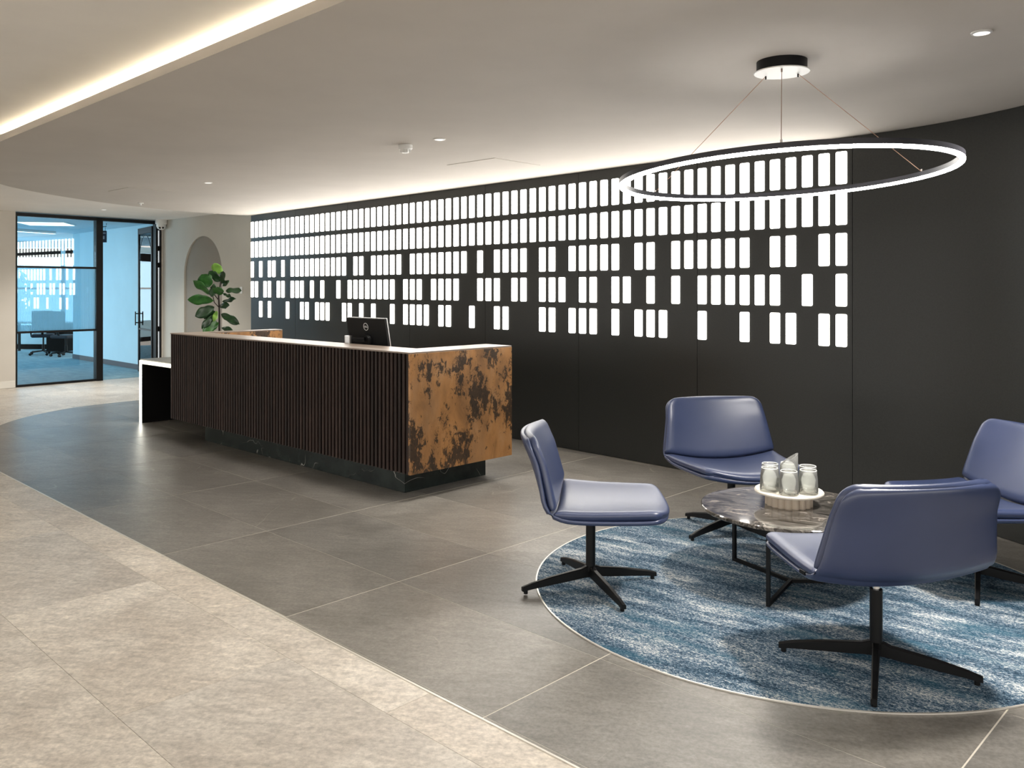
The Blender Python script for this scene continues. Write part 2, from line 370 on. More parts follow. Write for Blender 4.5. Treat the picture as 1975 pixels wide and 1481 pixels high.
# dark wall: straight run of seven panels, then a curved end
PITCH = 0.1337; PANW = PITCH*10
W0 = Vector((-3.715, 13.13)); WA = math.radians(-47.0)
def wall_pts():
    pts, p, a = [W0.copy()], W0.copy(), WA
    for i in range(7):
        p = p + Vector((math.cos(a), math.sin(a)))*PANW; pts.append(p.copy())
    return pts
WP = wall_pts()
curve = []; p = WP[-1].copy(); a = WA
for i in range(40):
    curve.append((p.copy(), a)); st = 0.10
    p = p + Vector((math.cos(a), math.sin(a)))*st
    a -= st/2.35 if i < 21 else st/6.0
curve.append((p.copy(), a))
WEND = curve[-1][0]
# outline of the dark floor inset and of the lowered ceiling (near side straight, rounded far end)
def outline(near, far):
    return [*near, *far]
FL_NEAR = [(6.2, -3.12), (-4.25, 7.33)]
FL_FAR = catmull([(-4.25, 7.33), (-4.95, 8.15), (-5.45, 9.0), (-5.66, 9.79), (-5.70, 10.45), (-5.56, 11.15), (-5.29, 11.62), (-4.85, 12.1), (-4.2, 12.75), (-3.70, 13.2)], 6)
CE_FAR = catmull([(-3.83, 6.58), (-4.55, 7.45), (-5.05, 8.3), (-5.30, 9.2), (-5.32, 9.85), (-5.22, 10.6), (-5.00, 11.4), (-4.62, 12.2), (-4.22, 12.75), (-3.70, 13.2)], 6)
CE_NEAR = [(6.2, -3.45)]
wall_back_line = [(x.x, x.y) for x in WP] + [(c_[0].x, c_[0].y) for c_ in curve[1:]]
def inside(pt, poly):
    r_ = False; j = len(poly)-1
    for i in range(len(poly)):
        if (poly[i][1] > pt[1]) != (poly[j][1] > pt[1]) and pt[0] < (poly[j][0]-poly[i][0])*(pt[1]-poly[i][1])/(poly[j][1]-poly[i][1])+poly[i][0]: r_ = not r_
        j = i
    return r_

# ------------------------------------------------------------------ floor
floor = box('floor', (-14, -6, -0.12), (8, 17.5, -0.006), M_GROUTB); tag(floor, 'beige stone tiled floor of the lobby', kind='structure')
# convex region of the dark inset (the wall side is run past the wall)
REG_FAR = [q for q in FL_FAR]
REGION = [(6.2, -3.12), (8.5, 1.0), (-2.9, 13.75)] + REG_FAR[::-1]
if area(REGION) < 0: REGION = REGION[::-1]
inset = prism('floor', REGION, -0.006, -0.0007, M_GROUT); tag(inset, 'dark grey stone floor inset with a rounded end', kind='structure')
TA = math.radians(-44.7); ux, uy = math.cos(TA), math.sin(TA); vx, vy = -uy, ux
ORG = (-0.499, 4.571); TL, TW, G = 1.352, 0.690, 0.006
k_ = 0
for i in range(-9, 7):
    for j in range(-2, 9):
        c = [(i*TL+G/2, j*TW+G/4), ((i+1)*TL-G/2, j*TW+G/4), ((i+1)*TL-G/2, (j+1)*TW-G/4), (i*TL+G/2, (j+1)*TW-G/4)]
        poly = [(ORG[0]+s*ux+t*vx, ORG[1]+s*uy+t*vy) for s, t in c]
        q = clip(poly, REGION)
        if len(q) < 3 or abs(area(q)) < 0.01: continue
        # drop pieces wholly behind the wall
        cx_ = sum(p_[0] for p_ in q)/len(q); cy_ = sum(p_[1] for p_ in q)/len(q)
        d = (cx_-W0.x)*math.sin(WA)*-1 + (cy_-W0.y)*math.cos(WA)
        if d > 0.75: continue
        prism('tile', q, -0.0007, 0.0, M_DARKTILE, inset)
# beige tiles
OB = (-1.842, 4.596); TB, WB, GB = 1.36, 0.715, 0.0016
for j in range(-1, 14):
    off = (0.5*TB if j % 2 else 0.0)
    for i in range(-9, 8):
        c = [(i*TB+off+GB/2, -(j+1)*WB+GB/2), ((i+1)*TB+off-GB/2, -(j+1)*WB+GB/2), ((i+1)*TB+off-GB/2, -j*WB-GB/2), (i*TB+off+GB/2, -j*WB-GB/2)]
        poly = [(OB[0]+s*ux+t*vx, OB[1]+s*uy+t*vy) for s, t in c]
        if max(p_[1] for p_ in poly) < 0.9 or max(abs(p_[0]) for p_ in poly) > 9: continue
        if all(inside(p_, REGION) for p_ in poly): continue
        if min(p_[0] + 0.62*p_[1] for p_ in poly) > 6: continue
        mx_ = sum(p_[0] for p_ in poly)/4; my_ = sum(p_[1] for p_ in poly)/4
        if mx_ < -0.75*my_-1.2: continue
        prism('tile', poly, -0.006, -0.0025, M_BEIGE, floor)
# further beige tiles between the inset and the glazed office
for j in range(1, 9):
    off = (0.5*TB if j % 2 else 0.0)
    for i in range(-12, 2):
        c = [(i*TB+off+GB/2, j*WB+GB/2), ((i+1)*TB+off-GB/2, j*WB+GB/2), ((i+1)*TB+off-GB/2, (j+1)*WB-GB/2), (i*TB+off+GB/2, (j+1)*WB-GB/2)]
        poly = [(OB[0]+s*ux+t*vx, OB[1]+s*uy+t*vy) for s, t in c]
        if all(inside(p_, REGION) for p_ in poly): continue
        mx_ = sum(p_[0] for p_ in poly)/4; my_ = sum(p_[1] for p_ in poly)/4
        if mx_ > -3.3 or my_ > 16.4 or mx_ < -0.75*my_-1.5 or mx_ < -10: continue
        prism('tile', poly, -0.006, -0.0025, M_BEIGE, floor)
def strip(name, pts, w, z0, z1, mat, parent=None):
    vs, fs = [], []
    for i, p_ in enumerate(pts):
        a_ = Vector(pts[max(i-1, 0)]); b_ = Vector(pts[min(i+1, len(pts)-1)]); d = (b_-a_).normalized(); nrm = Vector((-d.y, d.x))
        for s_ in (-0.5, 0.5):
            for z in (z0, z1): vs.append((p_[0]+nrm.x*w*s_, p_[1]+nrm.y*w*s_, z))
    for i in range(len(pts)-1):
        o_ = 4*i
        fs += [(o_, o_+1, o_+5, o_+4), (o_+1, o_+3, o_+7, o_+5), (o_+3, o_+2, o_+6, o_+7), (o_+2, o_, o_+4, o_+6)]
    fs += [(0, 2, 3, 1), (4*len(pts)-4, 4*len(pts)-3, 4*len(pts)-1, 4*len(pts)-2)]
    return mo(name, vs, fs, mat, parent)
nearline = [(6.2-10.45*t/20, -3.12+10.45*t/20) for t in range(20)]
tag(strip('trim_1', nearline+FL_FAR[:-4], 0.008, -0.004, 0.0012, M_TRIM), 'thin pale metal trim between beige and grey floor', kind='structure')

# ------------------------------------------------------------------ ceilings
upper = box('ceiling', (-14, -6, HU), (8, 17.5, HU+0.12), M_CEIL); tag(upper, 'upper ceiling over the lobby', kind='structure')
CEP = CE_NEAR + CE_FAR + [(-3.2, 13.95), (8.5, 1.0)]
def inset_poly(pts, d):
    out = []
    for i, p_ in enumerate(pts):
        a_ = Vector(pts[max(i-1, 0)]); b_ = Vector(pts[min(i+1, len(pts)-1)]); dd = (b_-a_).normalized()
        out.append((p_[0]+dd.y*d, p_[1]-dd.x*d))
    return out
edge = [(6.2-10.03*t/16, -3.45+10.03*t/16) for t in range(16)] + CE_FAR
bulk = prism('ceiling_bulkhead', edge + [(-3.2, 13.95), (8.5, 1.0)], HC, HC+0.02, M_BULK)
tag(bulk, 'lowered greige ceiling with a rounded end', kind='structure')
lip_c = inset_poly(edge, 0.010)
strip('lip', lip_c, 0.02, HC+0.02, HC+0.052, M_BULK, bulk)
core = inset_poly(edge, 0.30)
prism('core', core + [(-3.0, 13.9), (8.4, 1.2)], HC+0.02, HU, M_BULK, bulk)
led = inset_poly(edge, 0.075)
cove = strip('cove_light', led[:18], 0.014, HC+0.0505, HC+0.056, M_COVE); 
tag(cove, 'warm LED strip glowing along the straight edge of the lowered ceiling', 'light strip')
strip('channel', led[:18], 0.02, HC+0.02, HC+0.0505, M_WHITE, cove)
for (px_, py_, a_, w_, d_) in ((-4.05, 9.85, -44, 0.55, 0.55), (0.02, 7.75, -44, 0.6, 0.6)):
    box('access_panel', (-w_/2, -d_/2, -0.003), (w_/2, d_/2, 0.0), M_BULK, bulk, loc=(px_, py_, HC), rz=math.radians(a_))

# ------------------------------------------------------------------ dark wall with lit tiles
ROWS = [set(range(70)), set(range(70)),
 {0,2,4,5,7,*range(9,20),21,22,*range(24,29),*range(30,38),39,*range(41,45),46,47,*range(49,54),55,56,*range(58,64),65,66,68,69},
 {0,1,3,4,6,7,9,10,11,13,15,18,*range(20,28),29,30,31,*range(33,37),39,40,41,43,44,46,47,48,50,51,53,54,56,58,*range(60,66),67,69},
 {2,4,8,11,12,14,15,16,19,20,22,24,27,*range(29,33),34,35,38,41,42,46,47,49,50,51,53,55,56,57,60,63,65,66,68,69}]
ROWZ = [2.352+0.123, 2.293-0.122, 1.990-0.1235, 1.686-0.1235, 1.385-0.1235]
LW, LH, LD = 0.0840, 0.243, 0.006
def rounded_rect(w, h, r_, n=4):
    out = []
    for cx_, cy_, a0 in ((w/2-r_, h/2-r_, 0), (-w/2+r_, h/2-r_, 90), (-w/2+r_, -h/2+r_, 180), (w/2-r_, -h/2+r_, 270)):
        for k in range(n+1):
            a_ = math.radians(a0+90*k/n); out.append((cx_+r_*math.cos(a_), cy_+r_*math.sin(a_)))
    return out
rr_ = rounded_rect(LW, LH, 0.010, 2); n_ = len(rr_)
# local frame of a panel: x along wall, -y toward the room
vs = [(x, 0.0, z) for x, z in rr_] + [(x, -LD, z) for x, z in rr_] + [(x*0.97, -LD-0.001, z*0.99) for x, z in rr_]
fs = [(i, (i+1) % n_, n_+(i+1) % n_, n_+i) for i in range(n_)] + [(n_+i, n_+(i+1) % n_, 2*n_+(i+1) % n_, 2*n_+i) for i in range(n_)] + [tuple(range(2*n_, 3*n_))]
ltm = bpy.data.meshes.new('light_tile'); ltm.from_pydata(vs, [], fs); ltm.materials.append(M_LIGHT); ltm.materials.append(M_LIGHTSIDE)
for i in range(n_): ltm.polygons[i].material_index = 1
for i in range(n_, 2*n_): ltm.polygons[i].material_index = 1
bmx = bmesh.new(); bmx.from_mesh(ltm); bmesh.ops.recalc_face_normals(bmx, faces=bmx.faces); bmx.to_mesh(ltm); bmx.free()
nb = Vector((-math.sin(WA), math.cos(WA)))      # away from the room
back_line = [(p_[0], p_[1]) for p_ in wall_back_line]
def offset_line(pts, d):
    out = []
    for i, p_ in enumerate(pts):
        a_ = Vector(pts[max(i-1, 0)]); b_ = Vector(pts[min(i+1, len(pts)-1)]); dd = (b_-a_).normalized(); out.append((p_[0]-dd.y*d, p_[1]+dd.x*d))
    return out
wall_back = strip('wall_back', offset_line(back_line, 0.08), 0.10, 0.0, HC+0.02, M_BLACKGAP)
tag(wall_back, 'dark charcoal feature wall of large panels with rows of lit white tiles', kind='structure')
GAP = 0.004
for k in range(7):
    p_ = WP[k]
    pn = box('panel', (GAP/2, 0.0, 0.004), (PANW-GAP/2, 0.028, HC-0.002), M_PANEL, wall_back, loc=(p_.x, p_.y, 0), rz=WA)
    for r_i, row in enumerate(ROWS):
        for c_i in range(10):
            if 10*k+c_i in row:
                t = bpy.data.objects.new('light_tile', ltm); link(t, pn); t.location = (c_i*PITCH+0.010+LW/2, 0.0, ROWZ[r_i])
cl = [c_[0] for c_ in curve]
segs = [(0, 13), (13, 26), (26, 40)]
for s0, s1 in segs:
    pts = [(cl[i].x, cl[i].y) for i in range(s0, s1+1)]
    d0 = (Vector(pts[1])-Vector(pts[0])).normalized()*GAP/2; d1 = (Vector(pts[-1])-Vector(pts[-2])).normalized()*GAP/2
    pts[0] = (pts[0][0]+d0.x, pts[0][1]+d0.y); pts[-1] = (pts[-1][0]-d1.x, pts[-1][1]-d1.y)
    o = strip('panel', offset_line(pts, 0.014), 0.028, 0.004, HC-0.002, M_PANEL, wall_back)
    smooth_by_angle(o, 30)

# ------------------------------------------------------------------ arch wall, left wall, glazed partition
KX, KY = -5.94, 15.35
AW = math.atan2(-0.69, 0.72); ALEN = 3.05
NICHE = []
def archwall():
    s0, s1, zs = 0.827, 2.14, 1.80; rad = (s1-s0)/2; zt = zs+rad; sc = (s0+s1)/2; D = 0.03
    vs, fs = [], []
    def v(x, y, z): vs.append((x, y, z)); return len(vs)-1
    def quad(a_, b_, c_, d_): fs.append((a_, b_, c_, d_))
    quad(v(0,0,0), v(s0,0,0), v(s0,0,HU), v(0,0,HU)); quad(v(s1,0,0), v(ALEN,0,0), v(ALEN,0,HU), v(s1,0,HU))
    n = 28; arc = [(sc-rad*math.cos(PI*i/n), zs+rad*math.sin(PI*i/n)) for i in range(n+1)]
    for i in range(n):
        (xa, za), (xb, zb) = arc[i], arc[i+1]
        quad(v(xa,0,za), v(xb,0,zb), v(xb,0,HU), v(xa,0,HU)); quad(v(xa,0,za), v(xa,D,za), v(xb,D,zb), v(xb,0,zb))
        quad(v(xa,D,0), v(xb,D,0), v(xb,D,zb), v(xa,D,za)); NICHE.append(len(fs)-1)
    quad(v(s0,0,0), v(s0,D,0), v(s0,D,zs), v(s0,0,zs)); quad(v(s1,0,0), v(s1,0,zs), v(s1,D,zs), v(s1,D,0))
    quad(v(0,0.30,0), v(0,0.30,HU), v(ALEN,0.30,HU), v(ALEN,0.30,0)); quad(v(0,0,0), v(0,0,HU), v(0,0.30,HU), v(0,0.30,0)); quad(v(ALEN,0,0), v(ALEN,0.30,0), v(ALEN,0.30,HU), v(ALEN,0,HU))
    return vs, fs
vs, fs = archwall()
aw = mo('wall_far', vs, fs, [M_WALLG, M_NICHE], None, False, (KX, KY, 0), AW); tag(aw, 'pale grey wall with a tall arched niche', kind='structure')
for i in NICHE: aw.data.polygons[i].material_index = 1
box('switch_plate', (2.72, -0.012, 1.49), (2.79, 0.0, 1.60), M_WHITE, aw, 0.003)
tag(aw.children[0], 'white switch plate')
GA = math.atan2(0.75, 0.66)          # direction of the glazed partition
GLEN = 2.456; G0 = Vector((-7.561, 13.508))
wl = box('wall_left', (-6.0, 0.0, 0.0), (0.0, 0.14, HU), M_WALLB, None, loc=(G0.x, G0.y, 0), rz=GA); tag(wl, 'plain beige wall left of the glazed office front', kind='structure')
bl = box('baseboard_left', (-6.0, -0.014, 0.0), (-0.01, 0.0, 0.11), M_SKIRT, None, 0.003, loc=(G0.x, G0.y, 0), rz=GA); tag(bl, 'pale skirting board at the foot of the beige wall', kind='structure')
gp = empty('window_1', (G0.x, G0.y, 0), GA); tag(gp, 'black framed glazed office front with a fluted frosted band', kind='structure')
GT = 2.785; x_m0, x_m1 = 1.275, 1.385; x_d1 = 2.33
def fr_(name, a_, b_, mat=M_BLACK): return box(name, a_, b_, mat, gp, 0.002)
fr_('frame_post', (0.0, 0.02, 0), (0.035, 0.10, GT)); fr_('frame_post', (x_m0, 0.0, 0), (x_m1, 0.12, GT))
fr_('frame_post', (x_d1, 0.0, 0), (x_d1+0.045, 0.12, GT)); fr_('frame_post', (x_d1+0.075, 0.0, 0), (GLEN-0.02, 0.12, GT))
for z in (0.80, 1.95, 2.25, 2.62): fr_('lock_block', (x_d1+0.045, 0.03, z), (x_d1+0.075, 0.09, z+0.09))
box('slit_glow', (x_d1+0.045, 0.055, 0.0), (x_d1+0.075, 0.06, GT), M_GAPLIGHT, gp)  # glowing strip drawn in for light coming through the jamb slit
fr_('head_rail', (0.0, 0.0, GT-0.055), (GLEN-0.02, 0.12, GT)); fr_('sill_rail', (0.035, 0.02, 0.0), (x_m0, 0.10, 0.035))
fr_('transom', (0.035, 0.02, 1.905), (x_m0, 0.10, 1.94)); fr_('transom', (0.035, 0.02, 0.853), (x_m0, 0.10, 0.886))
box('pane', (0.035, 0.055, 1.94), (x_m0, 0.063, GT-0.055), M_GLASS, gp); box('pane', (0.035, 0.055, 0.035), (x_m0, 0.063, 0.853), M_GLASS, gp)
nfl = 62; vs, fs = [], []; fw = (x_m0-0.035)/nfl
for i in range(nfl*4+1):
    x = 0.035+fw*i/4; d = 0.006*abs(math.sin(PI*i/4)); vs += [(x, 0.052-d, 0.886), (x, 0.052-d, 1.905), (x, 0.064, 0.886), (x, 0.064, 1.905)]
for i in range(nfl*4):
    o_ = 4*i; fs += [(o_, o_+4, o_+5, o_+1), (o_+2, o_+3, o_+7, o_+6)]
box('pane', (0.035, 0.028, 0.886), (x_m0, 0.034, 1.905), M_GLASS, gp)
fp = mo('fluted_pane', vs, fs, M_FLUTED, gp, True); tag(fp, 'fluted frosted glass pane')
# wall stub between partition and corner
st = box('wall_corner', (GLEN-0.02, 0.0, 0), (GLEN+0.08, 0.14, HU), M_WALLB, None, loc=(G0.x, G0.y, 0), rz=GA); tag(st, 'narrow pale wall strip beside the glass door frame', kind='structure')
# open glass door, hinged at the right jamb, swung into the office
hx = G0 + Vector((math.cos(GA), math.sin(GA)))*(x_d1) + Vector((-math.sin(GA), math.cos(GA)))*0.12
DA = math.atan2(0.8, -0.6); DL = 0.93
dr = empty('door_1', (hx.x, hx.y, 0), DA); tag(dr, 'black framed glass door standing open into the office', kind='structure')
def db(name, a_, b_, mat=M_BLACK): return box(name, a_, b_, mat, dr, 0.002)
DT = 2.70
db('stile', (0.0, -0.02, 0.01), (0.045, 0.02, DT)); db('stile', (DL-0.06, -0.02, 0.01), (DL, 0.02, DT))
db('top_rail', (0.045, -0.02, DT-0.11), (DL-0.06, 0.02, DT)); db('bottom_rail', (0.045, -0.02, 0.01), (DL-0.06, 0.02, 0.11)); db('mid_rail', (0.045, -0.015, 0.80), (DL-0.06, 0.015, 0.83))
db('pane', (0.045, -0.004, 0.11), (DL-0.06, 0.004, DT-0.11), M_GLASS)
ac = (0.045+DL-0.06)/2; ar = (DL-0.105)/2-0.02
tube('arch_line', [(ac-ar*math.cos(PI*i/20), 0.0, 2.12+ar*1.1*math.sin(PI*i/20)) for i in range(21)], 0.010, M_NAVY, dr, 6)  # thin dark arch line set in the door glass
for s_ in (1, -1):
    h_ = box('handle', (DL-0.05, s_*0.07-0.008, 0.88), (DL-0.02, s_*0.07+0.008, 1.14), M_BLACK, dr, 0.003)
    for z in (0.92, 1.09): box('standoff', (DL-0.045, min(s_*0.02, s_*0.062), z), (DL-0.025, max(s_*0.02, s_*0.062), z+0.02), M_BLACK, h_)

# ------------------------------------------------------------------ office behind the glass
def gpt(s, t): # along partition, into the office
    return (G0.x+math.cos(GA)*s-math.sin(GA)*t, G0.y+math.sin(GA)*s+math.cos(GA)*t)
ofl = prism('floor_office', [gpt(-5, 0.10), gpt(GLEN+1.5, 0.10), gpt(GLEN+2.5, 9), gpt(-5, 9)], -0.006, 0.001, M_CARPET); tag(ofl, 'pale blue streaked carpet floor of the office', kind='structure')
ocl = prism('ceiling_office', [gpt(-6, 0.14), gpt(GLEN+2.5, 0.14), gpt(GLEN+2.5, 10), gpt(-6, 10)], HU-0.004, HU+0.05, M_OFFCEIL); tag(ocl, 'office ceiling behind the glass', kind='structure')
OWA = math.atan2(-0.72, 0.70)
ow = box('wall_office', (0, 0, 0), (4.6, 0.12, HU), M_OFFWALL, None, loc=(-9.42, 19.14, 0), rz=OWA); tag(ow, 'office wall seen through the open doorway, blue daylight put into its paint', kind='structure')
obs = box('baseboard_office', (0, -0.014, 0), (4.6, 0.0, 0.10), M_NAVY, None, loc=(-9.42, 19.14, 0), rz=OWA); tag(obs, 'dark blue skirting along the office wall', kind='structure')
ow2 = empty('wall_window', (-9.6, 21.9, 0), math.radians(180-3)); tag(ow2, 'office window wall with dark blinds', kind='structure')
# local x runs left from the corner, local y toward the lobby is negative after rotation
box('sill_wall', (0, -0.10, 0.12), (7.0, 0.0, 0.62), M_OFFWALL, ow2); box('plinth', (0, -0.10, 0.0), (7.0, 0.02, 0.13), M_BLACKGAP, ow2)
box('head_wall', (0, -0.10, 2.62), (7.0, 0.0, HU), M_OFFWALL, ow2)
for i in range(5):
    x0 = 0.1+1.38*i
    box('mullion', (x0-0.05, -0.07, 0.62), (x0+0.05, 0.01, 2.62), M_OFFWALL if i else M_WHITE, ow2)
    w_ = box('window_pane', (x0+0.05, -0.06, 0.62), (x0+1.33, -0.05, 2.62), M_WINLIGHT, ow2)
    box('roller_blind', (x0+0.06, -0.045, 2.38), (x0+1.32, -0.02, 2.61), M_BLACKGAP, ow2)
    box('glazing_bar', (x0+0.05, -0.05, 1.55), (x0+1.33, -0.03, 1.60), M_WHITE, ow2)
# ceiling lights of the office
pl = empty('panel_light', (-8.35, 15.95, HU-0.004), math.radians(12)); tag(pl, 'square lit ceiling panel in the office behind the glass', 'ceiling light')
box('frame', (-0.42, -0.42, -0.012), (0.42, 0.42, 0.0), M_WHITE, pl); box('diffuser', (-0.39, -0.39, -0.018), (0.39, 0.39, -0.012), M_PANELLIGHT, pl)
ll = empty('linear_light', (-9.7, 17.6, HU-0.004), math.radians(66)); tag(ll, 'long linear ceiling light in the office behind the glass', 'ceiling light')
box('body', (-0.75, -0.05, -0.05), (0.75, 0.05, 0.0), M_WHITE, ll, 0.004); box('diffuser', (-0.74, -0.04, -0.055), (0.74, 0.04, -0.05), M_PANELLIGHT, ll)
al = bpy.data.lights.new('office_fill', 'AREA'); al.energy = 48; al.color = (0.36, 0.76, 1.0); al.shape = 'RECTANGLE'; al.size = 3.0; al.size_y = 1.6  # area light added inside the office to stand in for window daylight
alo = bpy.data.objects.new('office_fill', al); link(alo); x_, y_ = gpt(-2.8, 6.0); alo.location = (x_, y_, 1.7)
alo.rotation_euler = (Vector(gpt(1.8, 1.5)+(1.2,))-alo.location).to_track_quat('-Z', 'Y').to_euler()
# hanging sign
sg = empty('hanging_sign', (-6.93, 15.1, 0), 0)
sgx = Vector((-7.30, 16.0)); sg.location = (sgx.x, sgx.y, 0); sg.rotation_euler = (0, 0, 0.15)
tag(sg, 'small navy hanging sign on a black bracket in the office doorway', 'sign')
box('face', (-0.13, -0.012, 2.44), (0.055, 0.012, 2.66), M_SIGN, sg, 0.002); tube('bracket', [(-0.15, 0, 2.72), (0.05, 0, 2.74), (0.05, 0, HU-0.004)], 0.008, M_BLACK, sg, 6)
for x in (-0.1, 0.03): tube('hanger', [(x, 0, 2.66), (x, 0, 2.725)], 0.004, M_BLACK, sg, 6)
box('printed_mark', (-0.10, -0.0135, 2.50), (0.02, -0.012, 2.56), M_SIGNPRINT, sg); box('printed_mark', (-0.10, -0.0135, 2.605), (0.04, -0.012, 2.625), M_SIGNPRINT, sg)
# office desk and chairs
de = empty('office_desk', (-10.9, 21.05, 0), math.radians(-3)); tag(de, 'pale topped office desk with dark legs and pedestal behind the glass', 'desk')
box('desktop', (-1.1, -0.4, 0.72), (1.1, 0.4, 0.745), M_WORK, de, 0.003)
for x in (-1.05, 1.0):
    for y in (-0.36, 0.31): box('leg', (x, y, 0), (x+0.05, y+0.05, 0.72), M_BLACK, de)
pd = box('pedestal', (0.05, -0.3, 0.03), (0.5, 0.3, 0.70), M_BLACKGAP, de, 0.004)
def task_chair(loc, rz, label):
    t = empty('task_chair', loc, rz); tag(t, label, 'chair', 'office chairs behind the glass')
    for k in range(5):
        a_ = 2*PI*k/5; c_, s_ = math.cos(a_), math.sin(a_)
        lg = bar('base_leg', (0.03*c_, 0.03*s_, 0.10), (0.31*c_, 0.31*s_, 0.075), 0.03, 0.028, M_BLACK, t)
        bm = bmesh.new(); bmesh.ops.create_cone(bm, cap_ends=True, segments=14, radius1=0.03, radius2=0.03, depth=0.045, matrix=Matrix.Translation((0.32*c_, 0.32*s_, 0.031)) @ Matrix.Rotation(PI/2, 4, 'X'))
        bmo('caster', bm, M_BLACK, lg)
    lathe('gas_lift', [(0.03, 0.09), (0.03, 0.25), (0.018, 0.25), (0.018, 0.42)], M_BLACK, t, 12)
    box('seat', (-0.24, -0.24, 0.42), (0.24, 0.25, 0.50), M_OFFCHAIR, t, 0.03, 2); box('backrest', (-0.22, -0.30, 0.58), (0.22, -0.25, 1.05), M_OFFCHAIR, t, 0.02, 2)
    bar('back_bar', (0, -0.20, 0.44), (0, -0.30, 0.66), 0.05, 0.02, M_BLACK, t)
    for s_ in (-1, 1):
        ap = box('armrest', (s_*0.28-0.035, -0.12, 0.66), (s_*0.28+0.035, 0.12, 0.69), M_BLACK, t, 0.008); bar('arm_post', (s_*0.25, 0, 0.43), (s_*0.28, 0, 0.66), 0.03, 0.03, M_BLACK, ap)
    return t
task_chair((-10.62, 20.15, 0), 0.4, 'black office task chair left of the pedestal behind the glass')
task_chair((-9.88, 19.75, 0), -0.3, 'black office task chair nearest the glass beside the blue-tinted wall')

# dome camera on the frame corner
dc = empty('dome_camera', (0, 0, 0)); cpt = gpt(GLEN-0.10, -0.14); dc.location = (cpt[0], cpt[1], HU-0.145); tag(dc, 'white dome security camera above the glass door', 'security camera')
lathe('base', [(0.055, 0.145), (0.10, 0.145), (0.10, 0.075), (0.085, 0.06), (0.0, 0.06)], M_WHITE, dc, 24)
lathe('dome', [(0.08, 0.06), (0.082, 0.03), (0.065, -0.01), (0.035, -0.03), (0.0, -0.036)], M_WHITE, dc, 24)
for s_ in (-1, 1): lathe('lens', [(0.018, 0.0), (0.018, 0.01), (0.0, 0.01)], M_BLACK, dc, 12, loc=(0.028*s_+0.03, -0.066, -0.003)).rotation_euler = (PI/2, 0, 0.4)

# ------------------------------------------------------------------ ceiling fittings
def downlight(x, y, z, label, power=130):
    t = empty('downlight', (x, y, z)); tag(t, label, 'downlight', 'recessed ceiling downlights')
    lathe('trim_ring', [(0.033, 0.0), (0.043, 0.0), (0.043, -0.005), (0.033, -0.007)], M_WHITE, t, 28, closed=True)
    lathe('lens', [(0.034, -0.001), (0.032, -0.008), (0.0, -0.008)], M_DOWN, t, 28)
    sl = bpy.data.lights.new('downlight_beam', 'SPOT'); sl.energy = power; sl.spot_size = math.radians(130); sl.spot_blend = 0.8; sl.shadow_soft_size = 0.16; sl.color = (1.0, 0.95, 0.88)
    so = bpy.data.objects.new('downlight_beam', sl); link(so, t); so.location = (0, 0, -0.02)
    return t
downlight(2.15, 3.73, HC, 'white round downlight right of the ring pendant', 190)
downlight(-0.39, 6.40, HC, 'white round downlight beside the smoke detector', 85)
downlight(-3.01, 9.03, HC, 'white round downlight above the far end of the reception desk', 45)
downlight(-6.02, 13.2, HU, 'white round downlight in front of the glazed office')
downlight(4.69, 1.06, HC, 'unseen white round downlight added in the lowered ceiling near the curved wall end')  # added out of view, carries on the row to light the floor
for (x, y) in ((-2.6, 4.2), (-0.9, 2.5), (0.8, 0.8), (2.5, -0.9)):  # added downlights, out of view, that brighten the walkway floor
    downlight(x, y, HU, 'unseen white round downlight added in the upper ceiling to light the beige walkway', 30)
sd = empty('smoke_detector', (-0.675, 6.66, HC)); tag(sd, 'white smoke detector on the lowered ceiling', 'smoke detector')
lathe('base', [(0.052, 0.0), (0.056, -0.004), (0.056, -0.030), (0.048, -0.038), (0.0, -0.038)], M_WHITE, sd, 28)
lathe('sensor_cap', [(0.032, -0.038), (0.031, -0.056), (0.026, -0.064), (0.0, -0.066)], M_WHITE, sd, 20)
for k in range(6):
    a_ = 2*PI*k/6; box('fin', (0.028, -0.004, -0.058), (0.040, 0.004, -0.038), M_WHITE, sd, rz=a_)
sp = empty('sprinkler', (-4.62, 11.2, HC)); tag(sp, 'tiny white sprinkler head at the rounded ceiling edge', 'sprinkler')
lathe('rose', [(0.035, 0.0), (0.035, -0.006), (0.012, -0.010), (0.0, -0.010)], M_WHITE, sp, 16); lathe('head', [(0.008, -0.01), (0.008, -0.03), (0.016, -0.032), (0.0, -0.034)], M_WHITE, sp, 12)

# ring pendant
RX, RY, RR, RZ = 1.437, 4.21, 0.792, 2.133
pen = empty('ring_pendant', (RX, RY, HC)); tag(pen, 'large lit ring pendant hung on three thin cables from a round black canopy', 'pendant light')
lathe('canopy', [(0.0, 0.0), (0.120, 0.0), (0.120, -0.052), (0.0, -0.052)], M_BLACK, pen, 48)
lathe('canopy_plate', [(0.0, -0.052), (0.131, -0.052), (0.133, -0.055), (0.131, -0.058), (0.0, -0.058)], M_WHITE, pen, 48)
def ring_part(name, prof, mat):
    o = lathe(name, prof, mat, pen, 128, closed=True); return o
tx, ty = 0.033, -0.033    # slight tilt of the hung ring
ringrot = Vector((-tx, -ty, 1)).normalized().to_track_quat('Z', 'Y').to_euler()
ro = RR+0.006; ri = RR-0.022
body = ring_part('ring_body', [(ro, 0.020), (ro, -0.004), (ri, -0.004), (ri, 0.020)], M_RINGBODY)
dif = ring_part('diffuser', [(ro-0.001, -0.004), (ro-0.002, -0.013), (ro-0.007, -0.017), (ri+0.007, -0.017), (ri+0.002, -0.013), (ri+0.001, -0.004)], M_RING)
for o in (body, dif):
    o.location = (0, 0, RZ-HC); o.rotation_euler = ringrot
